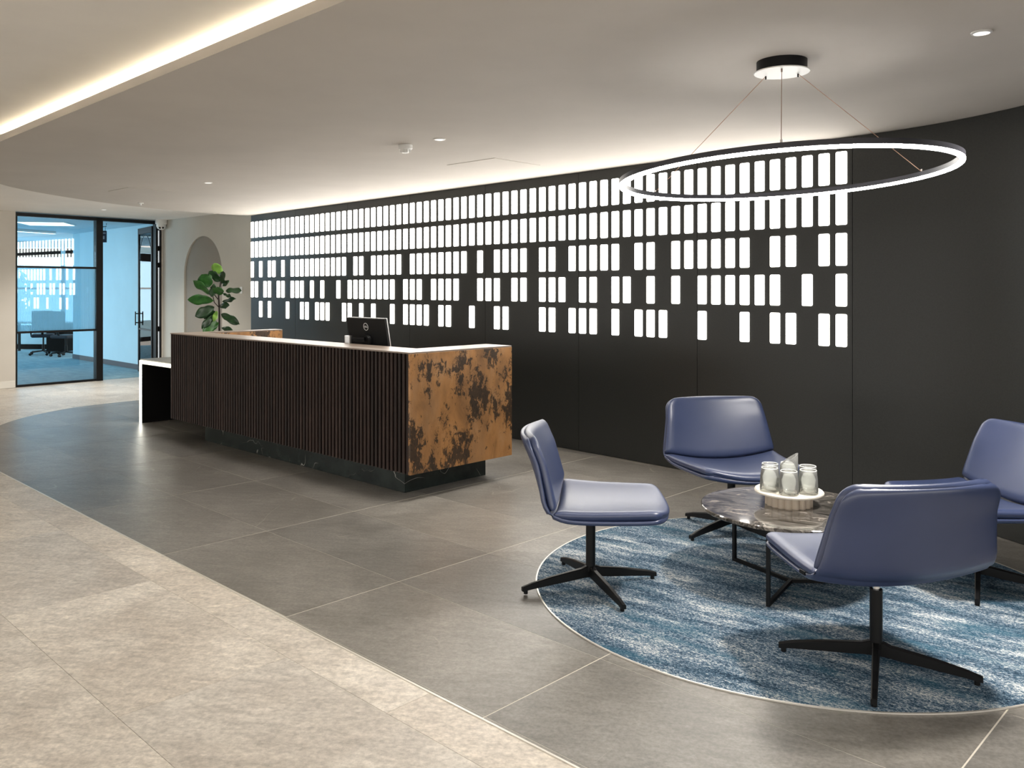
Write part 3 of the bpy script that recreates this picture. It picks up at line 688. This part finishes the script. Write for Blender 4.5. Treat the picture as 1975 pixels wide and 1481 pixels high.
for ang in (251, 131, 11):
    a_ = math.radians(ang); x, y = (RR-0.008)*math.cos(a_), (RR-0.008)*math.sin(a_); z = RZ-HC+0.02+tx*x+ty*y
    cb_ = tube('cable', [(0.088*math.cos(a_), 0.088*math.sin(a_), -0.058), (x, y, z)], 0.0016, M_CABLE, pen, 6)
    lathe('gripper', [(0.0, 0.0), (0.005, 0.0), (0.005, 0.016), (0.0, 0.016)], M_CHROME, cb_, 10, loc=(x, y, z-0.002))
    lathe('gripper', [(0.0, 0.0), (0.004, 0.0), (0.004, -0.016), (0.0, -0.016)], M_BLACK, cb_, 10, loc=(0.088*math.cos(a_), 0.088*math.sin(a_), -0.058))

# ------------------------------------------------------------------ reception desk
DKA = math.radians(-44.5)
A = Vector((-3.432, 9.077)); DLN = 3.965
desk = empty('reception_desk', (A.x, A.y, 0), DKA); tag(desk, 'long dark slatted reception desk with copper ends on a marble plinth', 'reception desk')
DB, DTOP, DD = 0.190, 1.10, 1.10
# local x along the front, local y to the back
box('plinth', (0.52, 0.135, 0.0), (DLN-0.225, 1.02, DB+0.03), M_MARBLE, desk, 0.002)
box('backing_panel', (0.02, 0.018, DB), (DLN-0.012, 0.04, DTOP-0.012), M_BLACKGAP, desk)
box('front_ledge', (0.0, 0.0, DTOP-0.012), (DLN, 0.32, DTOP), M_LEDGE, desk, 0.001)
box('inner_panel', (0.02, 0.29, DB), (DLN-0.02, 0.32, DTOP-0.012), M_BLACKGAP, desk)
ce = box('copper_end_panel', (DLN-0.020, 0.0, DB), (DLN+0.004, DD, DTOP-0.0125), M_COPPER, desk, 0.001); tag(ce, 'patinated copper end panel')
box('end_cap', (DLN-0.30, 0.32, DTOP-0.012), (DLN, DD, DTOP), M_LEDGE, desk, 0.001)
box('end_inner_panel', (DLN-0.30, 0.32, DB), (DLN-0.27, DD, DTOP-0.012), M_COPPER, desk); box('end_back_panel', (DLN-0.27, DD-0.03, DB), (DLN-0.02, DD, DTOP-0.012), M_COPPER, desk)
box('return_panel', (0.0, 0.04, DB), (0.03, 1.24, DTOP-0.0125), M_WOOD, desk, 0.001); box('return_cap', (0.0, 0.32, DTOP-0.012), (0.16, 1.27, DTOP), M_LEDGE, desk, 0.001)
box('return_inner_panel', (0.145, 0.32, DB), (0.16, 1.27, DTOP-0.012), M_COPPER, desk); box('return_back_panel', (0.03, 1.24, DB), (0.145, 1.27, DTOP-0.012), M_COPPER, desk)
box('worktop', (0.16, 0.32, 0.715), (DLN-0.30, 1.05, 0.745), M_WORK, desk, 0.002)
box('base_panel', (0.16, 0.32, DB), (DLN-0.30, 1.02, DB+0.03), M_BLACKGAP, desk)
NS = 83; sp_ = (DLN-0.012)/NS; sw = 0.023
prof = [(-sw/2, 0.020), (-sw/2, 0.008), (-sw/2+0.005, 0.001), (0, -0.001), (sw/2-0.005, 0.001), (sw/2, 0.008), (sw/2, 0.020)]
vs = [(x, y, z) for z in (DB, DTOP-0.013) for x, y in prof]; n = len(prof)
fs = [(i, i+1, n+i+1, n+i) for i in range(n-1)] + [tuple(range(n-1, -1, -1)), tuple(range(n, 2*n)), (n-1, 0, n, 2*n-1)]
slat0 = mo('slat', vs, fs, M_WOOD, desk)
slat0.location = (sp_*0.5, 0, 0)
for i in range(1, NS):
    s_ = bpy.data.objects.new('slat', slat0.data); link(s_, desk); s_.location = (sp_*(i+0.5), 0, 0)
# low accessible counter at the far end with LED edging
lc = empty('low_counter', (A.x, A.y, 0), DKA); tag(lc, 'low dark side counter with glowing LED edges at the far end of the reception desk', 'counter')
X0 = -1.13
box('countertop', (X0, 0.16, 0.69), (0.0, 1.05, 0.75), M_STONETOP, lc, 0.002)
box('side_leg', (X0, 0.16, 0.0), (X0+0.055, 1.05, 0.69), M_BLACKGAP, lc, 0.002); box('back_panel', (X0+0.055, 1.0, 0.0), (0.0, 1.05, 0.69), M_BLACKGAP, lc)
box('led_strip', (X0+0.008, 0.150, 0.0), (X0+0.048, 0.159, 0.732), M_DESKLED, lc); box('led_strip', (X0+0.052, 0.150, 0.700), (0.0, 0.159, 0.732), M_DESKLED, lc)

# monitor on the desk
mn = empty('monitor', (0, 0, 0)); mloc = A + Vector((math.cos(DKA), math.sin(DKA)))*2.79 + Vector((-math.sin(DKA), math.cos(DKA)))*0.50
mn.location = (mloc.x, mloc.y, 0.745); mn.rotation_euler = (0, 0, DKA)
tag(mn, 'black computer monitor seen from behind on the reception desk', 'monitor')
tilt = Matrix.Rotation(math.radians(10), 4, 'X')
hs = box('housing', (-0.275, 0.0, -0.17), (0.275, 0.022, 0.17), M_BLACK, mn, 0.004); hs.matrix_local = Matrix.Translation((0, 0, 0.40)) @ tilt
ed = None
for nm, a_, b_ in (('edge_trim', (-0.277, 0.022, 0.166), (0.277, 0.032, 0.172)), ('edge_trim', (0.271, 0.022, -0.170), (0.277, 0.032, 0.166)), ('edge_trim', (-0.277, 0.022, -0.170), (-0.271, 0.032, 0.166))): box(nm, a_, b_, M_STEEL, hs)
box('screen', (-0.271, 0.022, -0.166), (0.271, 0.030, 0.166), M_SCREEN, hs)
bm = bmesh.new(); R1, R2, n = 0.034, 0.0285, 40
o_ = [bm.verts.new((R1*math.cos(2*PI*k/n), -0.0025, R1*math.sin(2*PI*k/n))) for k in range(n)]; i_ = [bm.verts.new((R2*math.cos(2*PI*k/n), -0.0025, R2*math.sin(2*PI*k/n))) for k in range(n)]
o2 = [bm.verts.new((v.co.x, 0.002, v.co.z)) for v in o_]; i2 = [bm.verts.new((v.co.x, 0.002, v.co.z)) for v in i_]
for k in range(n):
    q = (k+1) % n; bm.faces.new((o_[k], o_[q], i_[q], i_[k])); bm.faces.new((o_[k], o2[k], o2[q], o_[q])); bm.faces.new((i_[k], i_[q], i2[q], i2[k]))
lg = bmo('logo_ring', bm, M_LOGO, hs); lg.location = (0.0, 0, 0.095)
tc_ = bpy.data.curves.new('logo_lettering', 'FONT'); tc_.body = 'DELL'; tc_.size = 0.0235; tc_.extrude = 0.0006; tc_.align_x = 'CENTER'; tc_.align_y = 'CENTER'; tc_.offset = 0.0006; tc_.materials.append(M_LOGO)
tmp_ = bpy.data.objects.new('tmp_text', tc_); COL.objects.link(tmp_); lme = bpy.data.meshes.new_from_object(tmp_.evaluated_get(bpy.context.evaluated_depsgraph_get())); bpy.data.objects.remove(tmp_)
tob = bpy.data.objects.new('logo_lettering', lme); link(tob, hs); tob.location = (0.0, -0.0015, 0.095); tob.rotation_euler = (PI/2, 0, 0)
bm = bmesh.new(); bmesh.ops.create_cone(bm, cap_ends=True, segments=28, radius1=0.055, radius2=0.05, depth=0.03, matrix=Matrix.Translation((0, -0.013, -0.02)) @ Matrix.Rotation(PI/2, 4, 'X')); bmo('pivot', bm, M_BLACK, hs)
tube('arm', [(-0.13, -0.10, 0.385), (0.0, -0.03, 0.385)], 0.018, M_BLACK, mn, 12)
lathe('arm_post', [(0.0, 0.0), (0.034, 0.0), (0.034, 0.415), (0.0, 0.415)], M_STEEL, mn, 28, loc=(-0.13, -0.11, 0.0))

# ------------------------------------------------------------------ rug
RUGC, RUGR = (1.592, 4.497), 1.357
rug = empty('round_rug', (RUGC[0], RUGC[1], 0)); tag(rug, 'round blue streaked rug under the lounge chairs', 'rug')
lathe('pile', [(0.0, 0.006), (RUGR-0.012, 0.006), (RUGR-0.008, 0.004), (RUGR-0.008, 0.0006), (0.0, 0.0006)], M_RUG, rug, 160)
lathe('edge_trim', [(RUGR-0.008, 0.0005), (RUGR-0.008, 0.006), (RUGR, 0.006), (RUGR, 0.0005)], M_TRIM, rug, 160, closed=True)

# ------------------------------------------------------------------ lounge chairs
def slab(name, prof, wid, conv, thick, mat, parent, r_corner=(0.07, 0.07), nu=22, puff=6, lift=0.0, smooth=True):
    """padded slab: prof = side-view centre line [(y,z)], wid = half widths along it, conv(t) = forward bow of the centre line"""
    n = len(prof); P = [Vector((0, y, z)) for y, z in prof]
    Ls = [0]
    for i in range(1, n): Ls.append(Ls[-1]+(P[i]-P[i-1]).length)
    L = Ls[-1]; top, bot = [], []
    for i in range(n):
        d = (P[min(i+1, n-1)]-P[max(i-1, 0)]).normalized(); nr = Vector((0, -d.z, d.y))   # profile normal
        if nr.z < 0 and abs(d.y) > abs(d.z): nr = -nr
        s = Ls[i]; w_ = wid[i]
        for e, rc in ((s, r_corner[0]), (L-s, r_corner[1])):
            if e < rc and rc > 0: w_ -= rc*(1-math.sqrt(max(0, 1-((rc-e)/rc)**2)))
        ev = min(s, L-s)/(thick*0.9); pv = math.sqrt(max(0, 1-(1-min(1, ev))**2))
        rt, rb = [], []
        for k in range(nu+1):
            # cluster samples toward the edges
            u = math.sin(PI/2*(2*k/nu-1)) if True else 0
            x = u*w_; eu = (1-abs(u))*w_/(thick*0.9); pu = math.sqrt(max(0, 1-(1-min(1, eu))**2))
            h = thick/2*pv*pu; off = conv(i/(n-1), u)
            base = P[i]+Vector((x, 0, 0))+off+nr*lift
            rt.append(base+nr*h); rb.append(base-nr*h)
        top.append(rt); bot.append(rb)
    vs = [v for r_ in top for v in r_]+[v for r_ in bot for v in r_]; m = nu+1; o_ = n*m; fs = []
    for i in range(n-1):
        for k in range(nu):
            a_ = i*m+k; fs += [(a_, a_+1, a_+m+1, a_+m), (o_+a_, o_+a_+m, o_+a_+m+1, o_+a_+1)]
    bm = bmesh.new(); bv = [bm.verts.new(v) for v in vs]
    for f in fs:
        try: bm.faces.new([bv[i] for i in f])
        except ValueError: pass
    bmesh.ops.remove_doubles(bm, verts=bm.verts, dist=0.0008)
    return bmo(name, bm, mat, parent, smooth)
def resample(pts, n):
    P = [Vector(p_) for p_ in pts]; L = [0]
    for i in range(1, len(P)): L.append(L[-1]+(P[i]-P[i-1]).length)
    out = []
    for k in range(n):
        # denser at both ends
        t = L[-1]*(0.5-0.5*math.cos(PI*k/(n-1)))
        j = max(i for i in range(len(L)) if L[i] <= t+1e-9); j = min(j, len(P)-2)
        f = (t-L[j])/(L[j+1]-L[j]); out.append((P[j].lerp(P[j+1], f), t/L[-1]))
    return out
def make_chair():
    t = empty('lounge_chair', (0, 0, 0))
    # side view (y forward, z up), outer shell
    key = [(0.402, 0.405), (0.375, 0.396), (0.27, 0.388), (0.10, 0.384), (-0.03, 0.384), (-0.12, 0.392), (-0.185, 0.420), (-0.225, 0.475), (-0.252, 0.55), (-0.30, 0.68), (-0.350, 0.795), (-0.362, 0.822)]
    sm = catmull(key, 6); rs = resample([(0, a_, b_) for a_, b_ in sm], 44)
    prof = [(v.y, v.z) for v, _ in rs]
    def half(y, z):
        if z < 0.46 and y > -0.16: return 0.386-0.064*((y+0.16)/0.53)
        return 0.390-0.058*min(1, max(0, (z-0.42)/0.40))
    def bow(y, z, u):
        if z < 0.46 and y > -0.16:
            f = max(0, (y+0.16)/0.53); return Vector((0, -0.045*u*u*f, 0.050*u*u*(1-0.25*f)))
        f = min(1, max(0, (z-0.42)/0.28)); return Vector((0, 0.055*u*u*f, 0.050*u*u*(1-f)))
    slab('shell', prof, [half(*p_) for p_ in prof], lambda s, u: bow(*prof[round(s*(len(prof)-1))], u), 0.026, M_LEATHER, t, (0.05, 0.07))
    sk = resample([(0, a_, b_) for a_, b_ in catmull([(0.406, 0.416), (0.36, 0.426), (0.22, 0.420), (0.05, 0.414), (-0.10, 0.414), (-0.170, 0.420)], 6)], 30); sp2 = [(v.y, v.z) for v, _ in sk]
    slab('seat', sp2, [half(p_[0], 0.43)-0.001 for p_ in sp2], lambda s, u: bow(max(-0.159, sp2[round(s*29)][0]), 0.43, u), 0.056, M_LEATHER, t, (0.05, 0.015))
    bk = resample([(0, a_, b_) for a_, b_ in catmull([(-0.176, 0.440), (-0.207, 0.52), (-0.258, 0.65), (-0.312, 0.78), (-0.334, 0.832)], 6)], 30); bp2 = [(v.y, v.z) for v, _ in bk]
    slab('backrest', bp2, [half(-0.3, max(0.42, p_[1]))-0.001 for p_ in bp2], lambda s, u: bow(-0.3, bp2[round(s*29)][1], u), 0.050, M_LEATHER, t, (0.012, 0.07))
    box('care_tag', (-0.389, -0.115, 0.440), (-0.384, -0.075, 0.455), M_BLACK, t)
    lathe('column', [(0.0, 0.085), (0.025, 0.085), (0.025, 0.325), (0.0, 0.325)], M_BLACK, t, 24)
    lathe('gas_cylinder', [(0.0, 0.32), (0.0155, 0.32), (0.0155, 0.372), (0.0, 0.372)], M_CHROME, t, 20)
    box('mounting_plate', (-0.09, -0.08, 0.364), (0.09, 0.09, 0.376), M_BLACK, t, 0.003)
    return t
def make_leg(parent, ang):
    # tapered blade leg from the hub to the foot
    st = [(0.0, 0.112, 0.052, 0.030), (0.03, 0.108, 0.052, 0.030), (0.055, 0.098, 0.050, 0.029), (0.10, 0.092, 0.044, 0.028), (0.22, 0.074, 0.033, 0.026), (0.33, 0.052, 0.022, 0.024), (0.385, 0.036, 0.014, 0.023)]
    vs, fs = [], []
    for r_, zt, zb, w_ in st:
        vs += [(r_, -w_/2, zb), (r_, w_/2, zb), (r_, w_/2, zt-0.005), (r_, w_/2-0.005, zt), (r_, -w_/2+0.005, zt), (r_, -w_/2, zt-0.005)]
    for i in range(len(st)-1):
        for k in range(6): fs.append((i*6+k, i*6+(k+1) % 6, (i+1)*6+(k+1) % 6, (i+1)*6+k))
    fs += [(5,4,3,2,1,0), tuple(range(6*len(st)-6, 6*len(st)))]
    l_ = mo('leg', vs, fs, M_BLACK, parent, False, (0,0,0), ang); lathe('glide', [(0.0, 0.0), (0.011, 0.0), (0.011, 0.0165), (0.0, 0.0165)], M_BLACK, l_, 12, loc=(0.365, 0, 0))
    return l_
CH = [((0.523, 4.487), -8, 18.1, 'blue leather lounge chair seen from its side, nearest the reception desk'),
      ((1.551, 5.50), -81, 34.5, 'blue leather lounge chair facing the camera in front of the dark wall'),
      ((2.59, 4.53), 185, 60, 'blue leather lounge chair cut off by the right edge of the photo'),
      ((1.594, 3.524), 100, 64.5, 'blue leather lounge chair with its back turned, in front of the table')]
proto = make_chair()
for i, ((x, y), f_, lg_, lab) in enumerate(CH):
    if i == 0: t = proto
    else:
        t = proto.copy(); COL.objects.link(t)
        for ch in list(proto.children):
            if ch.name.startswith('leg'): continue
            c = ch.copy(); COL.objects.link(c); c.parent = t
    t.location = (x, y, 0.0065); t.rotation_euler = (0, 0, math.radians(f_-90)); tag(t, lab, 'lounge chair', 'lounge chairs around the round table')
    t['_leg'] = lg_-(f_-90)
for t in [o for o in COL.objects if '_leg' in o.keys()]:
    base = t['_leg']; del t['_leg']
    for k in range(4): make_leg(t, math.radians(base+90*k))

# ------------------------------------------------------------------ round table
TC = (1.597, 4.54); TH, TR = 0.412, 0.465
tb = empty('coffee_table', (TC[0], TC[1], 0.0065)); tag(tb, 'round brown marble coffee table on a black metal frame', 'coffee table')
lathe('tabletop', [(0.0, TH-0.0275), (TR-0.004, TH-0.0275), (TR, TH-0.024), (TR, TH-0.010), (TR-0.004, TH-0.0065), (0.0, TH-0.0065)], M_TABLE, tb, 96)
for a_ in (118.5, 236, -2):
    c_, s_ = math.cos(math.radians(a_)), math.sin(math.radians(a_)); r_ = 0.412
    lg_ = box('leg', (-0.009, -0.009, 0.0), (0.009, 0.009, TH-0.0275), M_BLACK, tb, loc=(r_*c_, r_*s_, 0), rz=math.radians(a_))
    bar('floor_bar', (0, 0, 0.009), (r_*c_, r_*s_, 0.009), 0.018, 0.018, M_BLACK, tb); bar('top_bar', (0, 0, TH-0.0365), (r_*c_, r_*s_, TH-0.0365), 0.018, 0.018, M_BLACK, tb)
# serving stand with glasses
SX, SY = 1.603, 4.585; SZ = TH
stn = empty('serving_stand', (SX, SY, SZ)); tag(stn, 'ivory round serving stand with a fluted pedestal on the marble table', 'serving stand')
nfl = 18; segf = nfl*8; vs, fs = [], []
pr = [(0.0, 1), (0.062, 1)]
for z, _ in pr:
    for k in range(segf):
        a_ = 2*PI*k/segf; rr = 0.111+0.013*abs(math.sin(nfl*a_/2)); vs.append((rr*math.cos(a_), rr*math.sin(a_), z))
for k in range(segf): fs.append((k, (k+1) % segf, segf+(k+1) % segf, segf+k))
fs += [tuple(range(segf-1, -1, -1)), tuple(range(segf, 2*segf))]
smooth_by_angle(mo('fluted_pedestal', vs, fs, M_CREAM, stn), 40)
lathe('tray', [(0.0, 0.062), (0.168, 0.062), (0.178, 0.067), (0.179, 0.074), (0.174, 0.080), (0.166, 0.078), (0.0, 0.078)], M_CREAMTOP, stn, 72)
def tumbler(x, y, label):
    t = empty('drinking_glass', (x, y, SZ+0.078)); tag(t, label, 'glass', 'ribbed tumblers on the serving stand')
    seg = 72; vs, fs = [], []
    pf = [(0.046, 0.0, 0.0), (0.049, 0.004, 1), (0.0485, 0.045, 1), (0.046, 0.088, 1), (0.0442, 0.102, 0.2), (0.043, 0.124, 0)]
    for r_, z, rb in pf:
        for k in range(seg):
            a_ = 2*PI*k/seg; q = r_+0.0012*rb*(1 if k % 2 else -0.4); vs.append((q*math.cos(a_), q*math.sin(a_), z))
    inn = [(0.0405, 0.124), (0.0440, 0.08), (0.0455, 0.014), (0.0, 0.012)]
    for r_, z in inn:
        for k in range(seg): a_ = 2*PI*k/seg; vs.append((max(r_, 0.001)*math.cos(a_), max(r_, 0.001)*math.sin(a_), z))
    m = len(pf)+len(inn)
    for i in range(m-1):
        for k in range(seg): fs.append((i*seg+k, i*seg+(k+1) % seg, (i+1)*seg+(k+1) % seg, (i+1)*seg+k))
    fs.append(tuple(range(seg-1, -1, -1))); o = mo('ribbed_body', vs, fs, M_TUMBLER, t, True)
    lathe('rim', [(0.0400, 0.1235), (0.0418, 0.1262), (0.0436, 0.1235), (0.0418, 0.1220)], MATS['rim'] if 'rim' in MATS else simple('rim', (0.85, 0.87, 0.85), 0.1), t, 48, closed=True)
    return t
RG = 0.1125
ang0 = math.atan2(-SY, -SX)     # direction from the stand to the camera side
LBL = ['ribbed drinking glass at the front middle of the serving stand', 'ribbed drinking glass at the front right of the serving stand', 'ribbed drinking glass at the back right of the serving stand',
       'ribbed drinking glass at the back middle of the stand, behind the carafe', 'ribbed drinking glass at the back left of the serving stand', 'ribbed drinking glass at the front left of the serving stand']
for k in range(6):
    a_ = ang0+k*PI/3; tumbler(SX+RG*math.cos(a_), SY+RG*math.sin(a_), LBL[k])
# carafe with a slanted mouth in the middle
cf = empty('glass_carafe', (SX, SY, SZ+0.078)); tag(cf, 'tall clear glass carafe with a slanted mouth among the tumblers', 'carafe')
seg = 48; vs, fs = [], []
for r_, z in ((0.001, 0.006), (0.044, 0.006), (0.047, 0.012), (0.047, 0.12), (0.047, None)):
    for k in range(seg):
        a_ = 2*PI*k/seg; x, y = r_*math.cos(a_), r_*math.sin(a_); zz = z if z is not None else 0.165+0.035*(x*math.cos(-0.3)+y*math.sin(-0.3))/0.047
        vs.append((x, y, zz))
for i in range(4):
    for k in range(seg): fs.append((i*seg+k, i*seg+(k+1) % seg, (i+1)*seg+(k+1) % seg, (i+1)*seg+k))
cb = mo('body', vs, fs, M_TUMBLER, cf, True); sol = cb.modifiers.new('thickness', 'SOLIDIFY'); sol.thickness = 0.002
tube('rim', [(0.0465*math.cos(2*PI*k/seg), 0.0465*math.sin(2*PI*k/seg), 0.165+0.035*0.0465*math.cos(2*PI*k/seg+0.3)/0.047) for k in range(seg+1)], 0.0008, M_TUMBLER, cf, 6)

# ------------------------------------------------------------------ fiddle leaf fig
PX, PY = -3.93, 12.30
pt = empty('potted_fig', (PX, PY, 0)); tag(pt, 'fiddle leaf fig plant in front of the arched niche behind the desk', 'potted plant')
lathe('pot', [(0.0, 0.0), (0.16, 0.0), (0.20, 0.42), (0.185, 0.42), (0.175, 0.38), (0.0, 0.38)], M_POT, pt, 32)
def pz(zx, zy): # zoomed-measure -> local x, z at the plant's distance
    px_ = 340+zx*0.1485; py_ = 430+zy*0.1485
    return ((px_-424)/1640*PY, 1.576+(556-py_)/1640*PY)
sx0, sz0 = pz(560, 1400)
tube('stem', [(0, 0, 0.36), (sx0*0.5, 0, 0.6), (sx0, 0, sz0), pz(560, 1150)[:1]+(0.0,)+pz(560, 1150)[1:], pz(550, 950)[:1]+(0.0,)+pz(550, 950)[1:], pz(575, 780)[:1]+(0.0,)+pz(575, 780)[1:], pz(580, 670)[:1]+(0.0,)+pz(580, 670)[1:]], 0.014, M_STEM, pt, 8, [0.02, 0.018, 0.016, 0.014, 0.012, 0.009, 0.006])
for q in (((555, 1090), (500, 1030), (470, 900)), ((555, 1000), (500, 930), (450, 830))):
    tube('branch', [pz(*c_)[:1]+(-0.02,)+pz(*c_)[1:] for c_ in q], 0.007, M_STEM, pt, 6)
LEAVES = [((575,670),(535,505),120,'l',0), ((590,790),(650,605),70,'d',.3), ((565,760),(455,605),95,'d',.1), ((440,830),(365,645),170,'g',0), ((450,920),(255,715),80,'g',.4), ((490,1005),(200,960),105,'g',.3),
 ((600,820),(695,735),50,'d',.5), ((560,935),(580,815),140,'g',0), ((640,885),(845,860),55,'d',.7), ((610,930),(735,940),30,'d',.9), ((600,1030),(810,958),45,'d',.8), ((560,1080),(715,1052),65,'d',.5),
 ((500,1095),(295,1185),120,'d',.1), ((510,1140),(368,1225),45,'d',.6), ((530,1140),(512,1265),60,'l',0), ((580,1190),(845,1283),80,'d',.3), ((540,1290),(388,1385),140,'g',0), ((500,1200),(375,1345),65,'d',.4),
 ((590,1360),(765,1392),50,'d',.5), ((500,790),(480,945),70,'d',.2)]
for bi, (b_, t_, wz, kind, tilt_) in enumerate(LEAVES):
    (x0, z0), (x1, z1) = pz(*b_), pz(*t_)
    y0 = random.uniform(-0.03, 0.03); y1 = y0+random.uniform(-0.12, 0.05)-0.04
    a_ = Vector((x0, y0, z0)); b2 = Vector((x1, y1, z1)); d = b2-a_; L = d.length; d.normalize()
    wv = 1.4*wz*0.1485/1640*PY/2/max(0.35, 1-tilt_*0.6)
    side = d.cross(Vector((0, -1, 0))).normalized(); side = (side*math.cos(tilt_*1.1)+Vector((0, -1, 0))*math.sin(tilt_*1.1)).normalized(); nrm = side.cross(d).normalized()
    vs, fs = [], []; nl = 12
    for i in range(nl+1):
        t = i/nl; shp = math.sin(PI*min(1, t*1.02)**0.8)**0.6*(0.55+0.6*t) if 0 < t < 1 else 0.02
        shp *= 1-0.18*math.exp(-((t-0.42)/0.12)**2)
        droop = -0.10*L*t*t
        for u in (-1, -0.5, 0, 0.5, 1):
            wob = 0.012*math.sin(9*t+2*u+bi)*abs(u)
            vs.append(a_+d*L*t+side*wv*shp*u+nrm*(0.03*L*abs(u)+wob)+Vector((0, 0, droop)))
    for i in range(nl):
        for k in range(4): fs.append((i*5+k, i*5+k+1, (i+1)*5+k+1, (i+1)*5+k))
    lf = mo('leaf', vs, fs, {'l': M_LEAFL, 'g': M_LEAF, 'd': M_LEAFD}[kind], pt, True)
    m_ = lf.modifiers.new('thickness', 'SOLIDIFY'); m_.thickness = 0.003
